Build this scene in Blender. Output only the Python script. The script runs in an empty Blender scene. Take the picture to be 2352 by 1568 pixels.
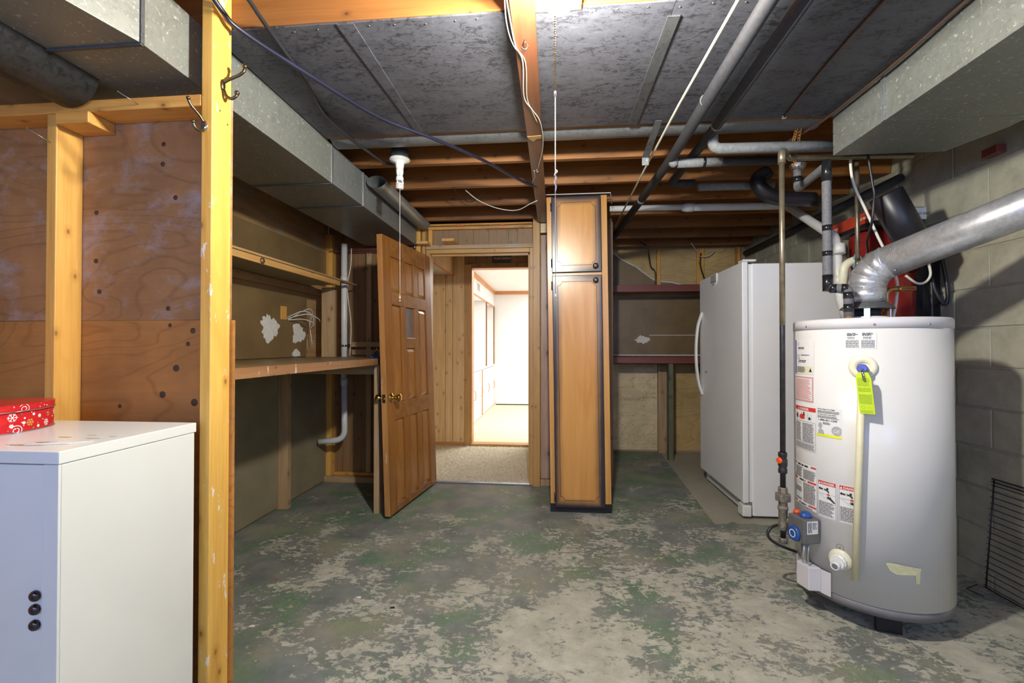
import bpy, bmesh, math, random
from mathutils import Matrix, Vector
R = math.radians
pi = math.pi
cos, sin = math.cos, math.sin
random.seed(7)
sc = bpy.context.scene
col = sc.collection

# ------------------------------------------------------------------ camera
cam_d = bpy.data.cameras.new('camera')
cam = bpy.data.objects.new('camera', cam_d)
col.objects.link(cam)
cam_d.sensor_fit = 'HORIZONTAL'
cam_d.sensor_width = 36.0
cam_d.lens = 1050.0 * 36.0 / 2352.0
cam_d.clip_start = 0.02
cam.location = (0, 0, 1.2)
cam.rotation_euler = (R(90.6), 0, R(5.28))
sc.camera = cam

# ------------------------------------------------------------------ world / light / exposure
w = bpy.data.worlds.new('world')
sc.world = w
w.use_nodes = True
w.node_tree.nodes['Background'].inputs[0].default_value = (0.55, 0.65, 0.9, 1)
w.node_tree.nodes['Background'].inputs[1].default_value = 0.03
sc.view_settings.view_transform = 'Standard'
sc.view_settings.look = 'None'
sc.view_settings.gamma = 1
sc.view_settings.use_curve_mapping = False
sc.view_settings.exposure = 0.12


def area(name, loc, rot, sx, sy, power, color):
    l = bpy.data.lights.new(name, 'AREA')
    l.shape = 'RECTANGLE'
    l.size, l.size_y = sx, sy
    l.energy = power
    l.color = color
    o = bpy.data.objects.new(name, l)
    o.location = loc
    o.rotation_euler = rot
    col.objects.link(o)
    return o


# blue fill lights added behind the camera, set in two invented windows
area('added_blue_fill', (-1.05, -1.16, 1.72), (R(90), 0, 0), 1.4, .86, 26, (0.26, 0.46, 1.0))
area('added_blue_fill', (1.15, -1.16, 1.72), (R(90), 0, 0), 1.1, .86, 20, (0.38, 0.55, 1.0))
# ceiling light panels of the finished room behind the inner doorway
area('inner_room_light', (0.6, 7.6, 2.27), (0, 0, 0), 1.6, 2.6, 78, (1.0, 0.97, 0.95))
area('inner_room_light', (-0.3, 6.1, 2.25), (0, 0, 0), 0.8, 0.4, 20, (1.0, 0.97, 0.9))
BULB_STRENGTH = 1650.0
BULB_COLOR = (1.0, 0.975, 0.88)


# ------------------------------------------------------------------ mesh builder
class MB:
    def __init__(s):
        s.v, s.f, s.sm = [], [], []

    def add(s, vs, fs, smooth=False):
        n = len(s.v)
        s.v += [tuple(v) for v in vs]
        s.f += [tuple(i + n for i in f) for f in fs]
        s.sm += [smooth] * len(fs)
        return s

    def box(s, x0, x1, y0, y1, z0, z1):
        vs = [(x, y, z) for z in (z0, z1) for y in (y0, y1) for x in (x0, x1)]
        return s.add(vs, [(0, 2, 3, 1), (4, 5, 7, 6), (0, 1, 5, 4), (2, 6, 7, 3), (0, 4, 6, 2), (1, 3, 7, 5)])

    def tube(s, pts, r, n=10, caps=True):
        pts = [Vector(p) for p in pts]
        rs = r if isinstance(r, (list, tuple)) else [r] * len(pts)
        rings, up = [], None
        for i, p in enumerate(pts):
            a = pts[max(i - 1, 0)]
            b = pts[min(i + 1, len(pts) - 1)]
            t = (b - a).normalized()
            if up is None:
                up = Vector((0, 0, 1)) if abs(t.z) < .9 else Vector((1, 0, 0))
            u = (up - t * up.dot(t))
            if u.length < 1e-6:
                u = t.orthogonal()
            u.normalize()
            up = u
            q = t.cross(u)
            rings.append([p + (u * cos(2 * pi * k / n) + q * sin(2 * pi * k / n)) * rs[i] for k in range(n)])
        vs = [v for g in rings for v in g]
        fs = []
        for i in range(len(pts) - 1):
            for k in range(n):
                k2 = (k + 1) % n
                fs.append((i * n + k, i * n + k2, (i + 1) * n + k2, (i + 1) * n + k))
        s.add(vs, fs, True)
        if caps:
            m = len(s.v) - len(vs)
            s.f += [tuple(m + k for k in range(n))[::-1], tuple(m + (len(pts) - 1) * n + k for k in range(n))]
            s.sm += [False, False]
        return s

    def cyl(s, p0, p1, r, n=16, r1=None):
        return s.tube([p0, p1], [r, r if r1 is None else r1], n)

    def lathe(s, prof, c=(0, 0, 0), axis=(0, 0, 1), n=24, smooth=True):
        """prof: list of (radius, height along axis)"""
        ax = Vector(axis).normalized()
        u = ax.orthogonal().normalized() if abs(ax.z) < .999 else Vector((1, 0, 0))
        q = ax.cross(u)
        c = Vector(c)
        vs, fs = [], []
        for r, h in prof:
            for k in range(n):
                a = 2 * pi * k / n
                vs.append(c + ax * h + (u * cos(a) + q * sin(a)) * max(r, 1e-5))
        for i in range(len(prof) - 1):
            for k in range(n):
                k2 = (k + 1) % n
                fs.append((i * n + k, i * n + k2, (i + 1) * n + k2, (i + 1) * n + k))
        s.add(vs, fs, smooth)
        m = len(s.v) - len(vs)
        s.f += [tuple(m + k for k in range(n))[::-1], tuple(m + (len(prof) - 1) * n + k for k in range(n))]
        s.sm += [False, False]
        return s

    def sphere(s, c, r, n=14, m=8, sq=(1, 1, 1)):
        prof = [(r * sin(pi * i / m), -r * cos(pi * i / m)) for i in range(m + 1)]
        k = len(s.v)
        s.lathe(prof, c, (0, 0, 1), n)
        c = Vector(c)
        for i in range(k, len(s.v)):
            d = Vector(s.v[i]) - c
            s.v[i] = tuple(c + Vector((d.x * sq[0], d.y * sq[1], d.z * sq[2])))
        return s

    def prism(s, poly, h0, h1, f):
        """poly 2-d outline (counter-clockwise), f(u,v,h)->xyz"""
        n = len(poly)
        vs = [f(u, v, h0) for u, v in poly] + [f(u, v, h1) for u, v in poly]
        fs = [tuple(range(n))[::-1], tuple(range(n, 2 * n))]
        fs += [(i, (i + 1) % n, n + (i + 1) % n, n + i) for i in range(n)]
        return s.add(vs, fs)

    def grid(s, f, nu, nv, smooth=True):
        vs = [f(i / nu, j / nv) for j in range(nv + 1) for i in range(nu + 1)]
        fs = [(j * (nu + 1) + i, j * (nu + 1) + i + 1, (j + 1) * (nu + 1) + i + 1, (j + 1) * (nu + 1) + i)
              for j in range(nv) for i in range(nu)]
        return s.add(vs, fs, smooth)

    def xf(s, M, start=0):
        for i in range(start, len(s.v)):
            s.v[i] = tuple(M @ Vector(s.v[i]))
        return s


WM = {}


def place(o, parent, loc, rot=None):
    M = Matrix.Translation(loc)
    if rot is not None:
        M = M @ rot
    col.objects.link(o)
    if parent is not None:
        o.parent = parent
        o.matrix_parent_inverse = WM[parent.name].inverted()
    o.matrix_basis = M
    WM[o.name] = M
    return o


def obj(name, mb, mat, parent=None, bev=0, seg=2, label=None, cat=None, group=None, kind=None):
    lo = [min(v[i] for v in mb.v) for i in range(3)]
    hi = [max(v[i] for v in mb.v) for i in range(3)]
    c = Vector([(a + b) / 2 for a, b in zip(lo, hi)])
    if parent is None:
        c.z = lo[2]
    me = bpy.data.meshes.new(name)
    me.from_pydata([tuple(Vector(v) - c) for v in mb.v], [], mb.f)
    me.polygons.foreach_set('use_smooth', mb.sm)
    me.materials.append(MATS[mat] if isinstance(mat, str) else mat)
    me.validate()
    if len(me.polygons) < 20000:
        b_ = bmesh.new()
        b_.from_mesh(me)
        bmesh.ops.recalc_face_normals(b_, faces=b_.faces)
        b_.to_mesh(me)
        b_.free()
    me.update()
    o = bpy.data.objects.new(name, me)
    place(o, parent, c)
    if bev:
        m = o.modifiers.new('bevel', 'BEVEL')
        m.width = bev
        m.segments = seg
        m.limit_method = 'ANGLE'
        m.angle_limit = R(40)
    tag(o, label, cat, group, kind)
    return o


def tag(o, label=None, cat=None, group=None, kind=None):
    if label:
        o['label'] = label
    if cat:
        o['category'] = cat
    if group:
        o['group'] = group
    if kind:
        o['kind'] = kind
    return o


def thing(name, loc, label=None, cat=None, group=None, kind=None):
    o = bpy.data.objects.new(name, None)
    o.empty_display_size = .05
    place(o, None, Vector(loc))
    return tag(o, label, cat, group, kind)


def bx(name, a, mat, parent=None, bev=0, **k):
    return obj(name, MB().box(*a), mat, parent, bev, **k)


def shared(name, src, loc, parent, rot=None):
    """another piece that shares the mesh of src, centred at loc"""
    o = bpy.data.objects.new(name, src.data)
    for m in src.modifiers:
        n = o.modifiers.new(m.name, m.type)
        if m.type == 'BEVEL':
            n.width, n.segments, n.limit_method, n.angle_limit = m.width, m.segments, m.limit_method, m.angle_limit
    return place(o, parent, Vector(loc), rot)


def text_geo(t, size, x=0, y=0, align='LEFT', shear=0, bold=0):
    cu = bpy.data.curves.new('lettering', 'FONT')
    cu.body = t
    cu.size = size
    cu.align_x = align
    cu.shear = shear
    cu.offset = bold
    cu.resolution_u = 3
    o = bpy.data.objects.new('lettering', cu)
    me = bpy.data.meshes.new_from_object(o)
    vs = [(v.co.x + x, v.co.y + y) for v in me.vertices]
    fs = [tuple(p.vertices) for p in me.polygons]
    bpy.data.objects.remove(o)
    bpy.data.curves.remove(cu)
    bpy.data.meshes.remove(me)
    return vs, fs


def print_lines(x0, x1, y0, y1, n, seed=0, fill=.62, ragged=.15):
    """small illegible print: rows of word-long dashes; returns flat verts, faces"""
    rd = random.Random(seed)
    vs, fs = [], []
    dy = (y1 - y0) / n
    for i in range(n):
        y = y1 - dy * (i + 1)
        h = dy * fill
        x = x0
        xe = x1 - rd.random() * ragged * (x1 - x0)
        while x < xe - 1e-5:
            wl = min(rd.uniform(2.0, 7.0) * h, xe - x)
            k = len(vs)
            vs += [(x, y), (x + wl, y), (x + wl, y + h), (x, y + h)]
            fs.append((k, k + 1, k + 2, k + 3))
            x += wl + h * .7
    return vs, fs


def rect(x0, x1, y0, y1):
    n = max(1, int(math.ceil((x1 - x0) / .008)))
    vs = [(x0 + (x1 - x0) * i / n, y) for y in (y0, y1) for i in range(n + 1)]
    return vs, [(i, i + 1, n + 2 + i, n + 1 + i) for i in range(n)]


def disc(x, y, r, n=16, ry=None):
    return [(x + r * cos(2 * pi * i / n), y + (ry or r) * sin(2 * pi * i / n)) for i in range(n)], [tuple(range(n))]


def poly(pts):
    return list(pts), [tuple(range(len(pts)))]


def ringp(x, y, r, w, n=20):
    vs = [(x + (r + d) * cos(2 * pi * i / n), y + (r + d) * sin(2 * pi * i / n)) for d in (0, w) for i in range(n)]
    return vs, [(i, n + i, n + (i + 1) % n, (i + 1) % n) for i in range(n)]


def flat(mb, geo, f):
    vs, fs = geo
    return mb.add([f(x, y) for x, y in vs], fs)


def lerp(a, b, t):
    return tuple(x + (y - x) * t for x, y in zip(a, b))


def bend(pts, r=.04, n=6):
    """round the corners of a polyline"""
    pts = [Vector(p) for p in pts]
    out = [pts[0]]
    for a, b, c in zip(pts, pts[1:], pts[2:]):
        d1, d2 = (a - b), (c - b)
        k = min(r, d1.length * .49, d2.length * .49)
        p, q = b + d1.normalized() * k, b + d2.normalized() * k
        for i in range(n + 1):
            t = i / n
            out.append(p * (1 - t) ** 2 + b * 2 * t * (1 - t) + q * t * t)
    return out + [pts[-1]]


def smooth_path(pts, n=6):
    """Catmull-Rom through points"""
    P = [Vector(p) for p in pts]
    P = [P[0] * 2 - P[1]] + P + [P[-1] * 2 - P[-2]]
    out = []
    for i in range(1, len(P) - 2):
        a, b, c, d = P[i - 1:i + 3]
        for k in range(n):
            t = k / n
            out.append(.5 * (2 * b + (c - a) * t + (2 * a - 5 * b + 4 * c - d) * t * t + (3 * b - a - 3 * c + d) * t ** 3))
    return out + [P[-2]]


# ------------------------------------------------------------------ materials
MATS = {}


class NT:
    def __init__(s, name):
        s.m = bpy.data.materials.new(name)
        s.m.use_nodes = True
        s.t = s.m.node_tree
        s.b = s.t.nodes['Principled BSDF']
        MATS[name] = s.m

    def n(s, typ, **k):
        nd = s.t.nodes.new(typ)
        for a, v in k.items():
            if a.startswith('i_'):
                nd.inputs[a[2:].replace('_', ' ')].default_value = v
            else:
                setattr(nd, a, v)
        return nd

    def l(s, a, b):
        s.t.links.new(a, b)

    def coord(s, kind='Object', scale=(1, 1, 1), loc=(0, 0, 0)):
        mp = s.n('ShaderNodeMapping')
        mp.inputs['Scale'].default_value = scale
        mp.inputs['Location'].default_value = loc
        if kind == 'World':
            g = s.n('ShaderNodeNewGeometry')
            s.l(g.outputs['Position'], mp.inputs[0])
        else:
            g = s.n('ShaderNodeTexCoord')
            s.l(g.outputs[kind], mp.inputs[0])
        return mp.outputs[0]

    def noise(s, vec, scale, detail=4, rough=.55, dist=0):
        nd = s.n('ShaderNodeTexNoise')
        nd.inputs['Scale'].default_value = scale
        nd.inputs['Detail'].default_value = detail
        nd.inputs['Roughness'].default_value = rough
        nd.inputs['Distortion'].default_value = dist
        s.l(vec, nd.inputs['Vector'])
        return nd.outputs['Fac']

    def vor(s, vec, scale, feat='F1', out='Distance'):
        nd = s.n('ShaderNodeTexVoronoi', feature=feat)
        nd.inputs['Scale'].default_value = scale
        s.l(vec, nd.inputs['Vector'])
        return nd.outputs[out]

    def ramp(s, fac, stops):
        r = s.n('ShaderNodeValToRGB')
        e = r.color_ramp.elements
        while len(e) < len(stops):
            e.new(.5)
        for i, (p, c) in enumerate(stops):
            e[i].position = p
            e[i].color = (c, c, c, 1) if isinstance(c, (int, float)) else (*c[:3], 1)
        s.l(fac, r.inputs[0])
        return r.outputs[0]

    def mix(s, fac, a, b, mode='MIX'):
        m = s.n('ShaderNodeMix', data_type='RGBA', blend_type=mode)
        for ix, v in ((0, fac), (6, a), (7, b)):
            sock = m.inputs[ix]
            if isinstance(v, (int, float)):
                sock.default_value = v if ix == 0 else (v, v, v, 1)
            elif isinstance(v, tuple):
                sock.default_value = (*v[:3], 1)
            else:
                s.l(v, sock)
        return m.outputs[2]

    def math(s, op, a, b=0.0, c=None):
        m = s.n('ShaderNodeMath', operation=op)
        for i, v in enumerate((a, b) if c is None else (a, b, c)):
            if isinstance(v, (int, float)):
                m.inputs[i].default_value = v
            else:
                s.l(v, m.inputs[i])
        return m.outputs[0]

    def bump(s, h, strength=.2, dist=.01):
        b = s.n('ShaderNodeBump')
        b.inputs['Strength'].default_value = strength
        b.inputs['Distance'].default_value = dist
        s.l(h, b.inputs['Height'])
        s.l(b.outputs[0], s.b.inputs['Normal'])

    def out(s, color=None, rough=.5, metal=0.0, spec=.5):
        for k, v in (('Base Color', color), ('Roughness', rough), ('Metallic', metal), ('Specular IOR Level', spec)):
            if v is None:
                continue
            if isinstance(v, (int, float)):
                s.b.inputs[k].default_value = v
            elif isinstance(v, tuple):
                s.b.inputs[k].default_value = (*v[:3], 1)
            else:
                s.l(v, s.b.inputs[k])
        return s.m


def sc3(c, k):
    return tuple(min(1, x * k) for x in c)


def plain(name, c, rough=.5, metal=0.0, var=.12, scale=12, bump=.0, spec=.5):
    t = NT(name)
    n = t.noise(t.coord(), scale, 5)
    colr = t.ramp(n, [(.3, sc3(c, 1 - var)), (.7, sc3(c, 1 + var))])
    if bump:
        t.bump(n, bump, .004)
    return t.out(colr, rough, metal, spec)


def glow(name, c, strength):
    t = NT(name)
    t.b.inputs['Emission Color'].default_value = (*c, 1)
    t.b.inputs['Emission Strength'].default_value = strength
    return t.out(c, .4)


def wood(name, dark, light, axis='z', rough=.5, knots=0.0, scale=1.0, spots=None, grey=0.0, fleck=0.0):
    t = NT(name)
    ai = 'xyz'.index(axis)
    s1 = [9 * scale] * 3
    s1[ai] = .9 * scale
    s2 = [70 * scale] * 3
    s2[ai] = 2.2 * scale
    v1, v2 = t.coord(scale=tuple(s1)), t.coord(scale=tuple(s2))
    n1 = t.noise(v1, 1.0, 6, .6, 1.2)
    n2 = t.noise(v2, 1.0, 3, .6, .2)
    c = t.ramp(n1, [(.28, dark), (.5, lerp(dark, light, .55)), (.68, light)])
    c = t.mix(.45, c, t.ramp(n2, [(.3, .72), (.65, 1.06)]), 'MULTIPLY')
    if knots:
        cs = t.n('ShaderNodeSeparateXYZ')
        t.l(t.coord('World'), cs.inputs[0])
        cc = t.n('ShaderNodeCombineXYZ')
        lo = [i for i in range(3) if i != ai]
        t.l(t.math('MULTIPLY', t.math('ADD', cs.outputs[lo[0]], cs.outputs[lo[1]]), 6.5), cc.inputs[0])
        t.l(t.math('MULTIPLY', cs.outputs[ai], 4.0), cc.inputs[1])
        vd = t.n('ShaderNodeTexVoronoi', voronoi_dimensions='2D')
        vd.inputs['Scale'].default_value = 1.0
        t.l(cc.outputs[0], vd.inputs['Vector'])
        d = vd.outputs['Distance']
        k = t.ramp(d, [(0.04 * knots, 1.0), (.10 * knots, 0.0)])
        c = t.mix(k, c, sc3(dark, .22))
        k2 = t.ramp(d, [(.10 * knots, .5), (.28 * knots, 0.0)])
        c = t.mix(k2, c, sc3(dark, .8))
    if grey:
        g = t.ramp(t.noise(t.coord(), 5, 6, .65), [(.52, 0.0), (.68, grey)])
        c = t.mix(g, c, (.36, .34, .33))
    if fleck:
        vf = t.coord(scale=(14, 14, 4))
        f = t.ramp(t.noise(vf, 2.0, 5, .7), [(.615, 0.0), (.65, fleck)])
        c = t.mix(f, c, (.80, .78, .70))
    t.bump(n2, .12, .003)
    return t.out(c, rough)


def plywood(name, base, line, stretch=(.55, 2.2, 2.2), rough=.55, grey=0.0, knots=1.0, bands=16):
    t = NT(name)
    v = t.coord(scale=stretch)
    n = t.noise(v, 1.1, 3, .45, .4)
    fr = t.math('FRACT', t.math('MULTIPLY', n, bands))
    ln = t.ramp(fr, [(0.0, .55), (.16, 0.0), (.86, 0.0), (1.0, .5)])
    big = t.noise(t.coord(), 3.2, 6, .6)
    c = t.ramp(big, [(.3, sc3(base, .72)), (.55, base), (.75, sc3(base, 1.22))])
    c = t.mix(ln, c, line)
    fine = t.noise(t.coord(scale=(3, 60, 60)), 1.5, 3)
    c = t.mix(.35, c, t.ramp(fine, [(.3, .8), (.7, 1.1)]), 'MULTIPLY')
    if knots:
        d = t.vor(t.coord(scale=(4.6, 4.6, 4.6), loc=(.3, 0, .2)), 1.0)
        c = t.mix(t.ramp(d, [(.05 * knots, .9), (.085 * knots, 0.0)]), c, sc3(line, .25))
        c = t.mix(t.ramp(d, [(.09 * knots, .5), (.2 * knots, 0.0)]), c, sc3(base, 1.25))
    if grey:
        g = t.ramp(t.noise(t.coord(scale=(1, 1, 1.6)), 4.5, 8, .7), [(.5, 0.0), (.72, grey)])
        c = t.mix(g, c, (.42, .38, .37))
    t.bump(fine, .08, .002)
    return t.out(c, rough)


def galv(name, c, scale=34, rough=.42, metal=.75, stretch=(1, 1, 1), contrast=.35, fleck=0.0):
    t = NT(name)
    v = t.coord(scale=stretch)
    n = t.noise(v, scale, 10, .78, 1.1)
    n2 = t.noise(v, scale * .16, 5, .6)
    m = t.math('ADD', t.math('MULTIPLY', n, .72), t.math('MULTIPLY', n2, .28))
    colr = t.ramp(m, [(.40, sc3(c, 1 - contrast)), (.455, sc3(c, 1 - contrast * .8)), (.475, sc3(c, 1 - contrast * .1)), (.53, c), (.64, sc3(c, 1 + contrast * .6))])
    if fleck:
        f = t.ramp(t.noise(t.coord(scale=stretch, loc=(3, 5, 1)), scale * 1.5, 4, .6, .6), [(.60, 0.0), (.68, fleck)])
        colr = t.mix(f, colr, sc3(c, 2.4))
    rr = t.ramp(n, [(.3, rough * .8), (.7, min(1, rough * 1.35))])
    return t.out(colr, rr, metal)


wood('fir_z', (.58, .265, .045), (.86, .50, .125), 'z', .5, .45)
wood('fir_x', (.54, .225, .04), (.80, .43, .105), 'x', .5, .45)
wood('fir_y', (.52, .26, .07), (.78, .48, .18), 'y', .5, .5)
wood('fir_post', (.62, .29, .045), (.90, .56, .13), 'z', .42, .5, fleck=.85)
wood('joist_wood', (.17, .062, .014), (.36, .145, .034), 'x', .55, .4)
wood('old_stud', (.34, .21, .10), (.55, .38, .21), 'z', .6, .6, grey=.4)
wood('old_lumber_x', (.34, .21, .10), (.55, .38, .21), 'x', .6, .3, grey=.5)
wood('old_lumber_y', (.36, .20, .08), (.56, .36, .17), 'y', .6, .3, grey=.4)
wood('bench_edge', (.24, .105, .04), (.42, .215, .095), 'y', .5, .3, fleck=.6)
wood('door_wood', (.21, .074, .011), (.40, .160, .032), 'z', .24)
wood('door_wood_rail', (.21, .074, .011), (.40, .160, .032), 'x', .24)
wood('door_panel', (.26, .095, .015), (.50, .215, .045), 'z', .24)
wood('door_edge', (.34, .14, .04), (.56, .28, .09), 'z', .4, fleck=.35)
wood('jamb_wood', (.42, .22, .06), (.62, .37, .13), 'z', .42, .4)
wood('jamb_wood_x', (.42, .22, .06), (.62, .37, .13), 'x', .42, .3)
wood('knotty_pine', (.64, .41, .17), (.86, .62, .33), 'z', .42, .55)
wood('brown_plank', (.20, .105, .045), (.31, .175, .08), 'z', .5, .5)
wood('header_plank', (.25, .15, .07), (.36, .225, .11), 'z', .5, .4)
wood('knotty_grey', (.32, .19, .13), (.52, .35, .26), 'z', .4, 1.3)
wood('beam_brown', (.125, .045, .02), (.19, .07, .032), 'y', .33)
wood('maroon_board', (.16, .035, .025), (.24, .06, .045), 'x', .45)
wood('orange_trim', (.55, .22, .06), (.70, .33, .12), 'x', .4)
wood('cabinet_maple', (.50, .22, .05), (.66, .34, .10), 'z', .30)
wood('cabinet_maple_x', (.50, .22, .05), (.66, .34, .10), 'x', .30)
wood('camo_post', (.09, .10, .055), (.20, .20, .10), 'z', .6, .8, grey=.2)
plywood('ply_upper', (.38, .19, .07), (.22, .10, .035), grey=.8, knots=0, bands=24)
plywood('ply_lower', (.46, .205, .05), (.28, .105, .025), knots=0, bands=22)
plywood('ply_alcove', (.76, .62, .38), (.58, .42, .22), grey=.15, knots=0)
plywood('ply_gold', (.58, .40, .16), (.42, .25, .08), knots=0)
plain('brown_board', (.21, .138, .06), .42, var=.18, scale=4)
plain('grey_brown_board', (.27, .23, .145), .5, var=.15, scale=4)
plain('plaster', (.78, .76, .70), .8, var=.08, scale=30, bump=.3)
plain('drywall_white', (.80, .79, .78), .7, var=.03)
plain('inner_white', (.84, .82, .82), .7, var=.02)
plain('white_enamel', (.88, .88, .885), .28, var=.03, scale=3)
plain('heater_white', (.74, .735, .72), .27, var=.025, scale=3)
plain('heater_cap', (.66, .64, .66), .3, var=.03)
plain('heater_grey', (.20, .19, .20), .5)
plain('black_rubber', (.02, .02, .022), .6)
plain('foam_grey', (.13, .13, .14), .75, var=.2, scale=90, bump=.2)
plain('foam_dark', (.034, .033, .038), .7, var=.2, scale=60, bump=.2)
plain('foam_light', (.20, .205, .205), .75, var=.2, scale=60, bump=.2)
plain('black_tape', (.012, .012, .014), .22)
plain('white_plastic', (.80, .80, .76), .35, var=.03)
plain('cream_plastic', (.80, .77, .60), .4, var=.06, scale=20)
plain('pvc_white', (.70, .71, .70), .35, var=.05)
plain('cream_pipe', (.76, .71, .48), .4, var=.06)
plain('porcelain', (.82, .80, .74), .2, var=.03)
plain('blue_black_cable', (.016, .016, .034), .35)
plain('black_cable', (.02, .02, .022), .4)
plain('white_cable', (.72, .70, .62), .45)
plain('string_white', (.78, .76, .70), .8)
plain('cream_rope', (.66, .62, .48), .6)
plain('copper_wire', (.13, .075, .055), .5, .2)
plain('rust', (.36, .15, .04), .8, .2, var=.3, scale=60)
plain('copper', (.48, .24, .10), .35, .8, var=.3, scale=40)
plain('bronze_pipe', (.30, .25, .17), .35, .7, var=.25, scale=25)
plain('black_iron', (.045, .042, .045), .38, .5, var=.35, scale=30)
plain('worn_iron', (.22, .19, .15), .5, .4, var=.5, scale=60)
plain('brass', (.52, .36, .10), .22, 1.0)
plain('antique_brass', (.12, .09, .055), .3, .9, var=.3)
plain('chrome', (.62, .62, .64), .14, 1.0, var=.05)
plain('steel_nail', (.32, .30, .28), .35, .9)
plain('dark_bronze', (.06, .05, .045), .4, .6, var=.4, scale=120)
plain('gunmetal', (.09, .075, .09), .16, .9, var=.2)
plain('black_finish', (.014, .013, .018), .38, var=.3)
plain('lens_grey', (.20, .18, .17), .25)
plain('red_enamel', (.26, .022, .018), .16, .3)
plain('red_label', (.42, .045, .018), .35)
plain('print_red', (.62, .045, .03), .5)
plain('print_black', (.035, .035, .04), .6)
plain('print_grey', (.42, .42, .42), .6)
plain('print_dim', (.30, .23, .15), .7)
plain('paper_white', (.80, .80, .79), .55, var=.02)
plain('paper_cream', (.74, .72, .50), .55, var=.04)
plain('print_yellow', (.80, .82, .03), .5)
plain('tag_yellow', (.62, .80, .03), .45, var=.04)
plain('print_tag', (.30, .45, .02), .5)
plain('blue_plastic', (.02, .08, .30), .3)
plain('blue_violet', (.10, .13, .52), .3)
plain('orange_button', (.80, .10, .02), .35)
plain('control_grey', (.17, .17, .17), .4, .3)
plain('tape_yellow', (.58, .58, .36), .5, var=.15, scale=40)
plain('cabinet_white', (.78, .79, .76), .25, var=.03, scale=3)
plain('cabinet_blue', (.40, .46, .62), .35, var=.04, scale=3)
plain('tin_red', (.66, .022, .026), .22, .2, var=.05)
plain('tin_gold', (.62, .42, .12), .35)
plain('tin_green', (.10, .16, .07), .4)
plain('sign_black', (.03, .03, .035), .4)
plain('gold_print', (.75, .58, .34), .5)
plain('orange_shim', (.60, .14, .04), .6)
plain('mortar', (.36, .345, .27), .9, var=.1, scale=40)
plain('mastic', (.20, .20, .21), .6)
plain('wire_steel', (.055, .052, .05), .4, .7)
plain('aluminium', (.55, .56, .58), .3, .9, var=.06)
plain('foil', (.55, .56, .58), .25, 1.0, var=.5, scale=80, bump=1.0)
plain('blue_clip', (.10, .28, .38), .4)
plain('dark_recess', (.02, .02, .022), .8)
plain('knot_dark', (.07, .035, .018), .6, var=.5, scale=200)
plain('soffit_paint', (.62, .60, .60), .7, var=.03)
plain('carpet_inner', (.74, .66, .46), .95, var=.1, scale=30, bump=.3)
plain('window_frame_white', (.7, .7, .7), .4)
galv('galv_pan', (.108, .110, .130), 30, .5, .35, contrast=.6, stretch=(1, 1.9, 1))
galv('galv_duct', (.235, .25, .25), 46, .40, .4, contrast=.16, fleck=.7)
galv('galv_duct_warm', (.24, .25, .225), 46, .42, .4, contrast=.16, fleck=.7)
galv('galv_dark', (.10, .102, .105), 40, .45, .4, contrast=.4)
galv('galv_black', (.045, .046, .048), 40, .45, .4, contrast=.4)
galv('galv_mid', (.19, .195, .20), 40, .45, .4, contrast=.3)


def mat_flue():
    t = NT('galv_flue')
    n = t.noise(t.coord(scale=(1, 1, 1)), 18, 6, .6, .5)
    f = t.noise(t.coord(), 70, 3, .5, .5)
    m = t.math('ADD', t.math('MULTIPLY', n, .6), t.math('MULTIPLY', f, .4))
    return t.out(t.ramp(m, [(.35, (.40, .41, .43)), (.65, (.62, .63, .66))]), t.ramp(n, [(.3, .30), (.7, .40)]), .62)


mat_flue()


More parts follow.
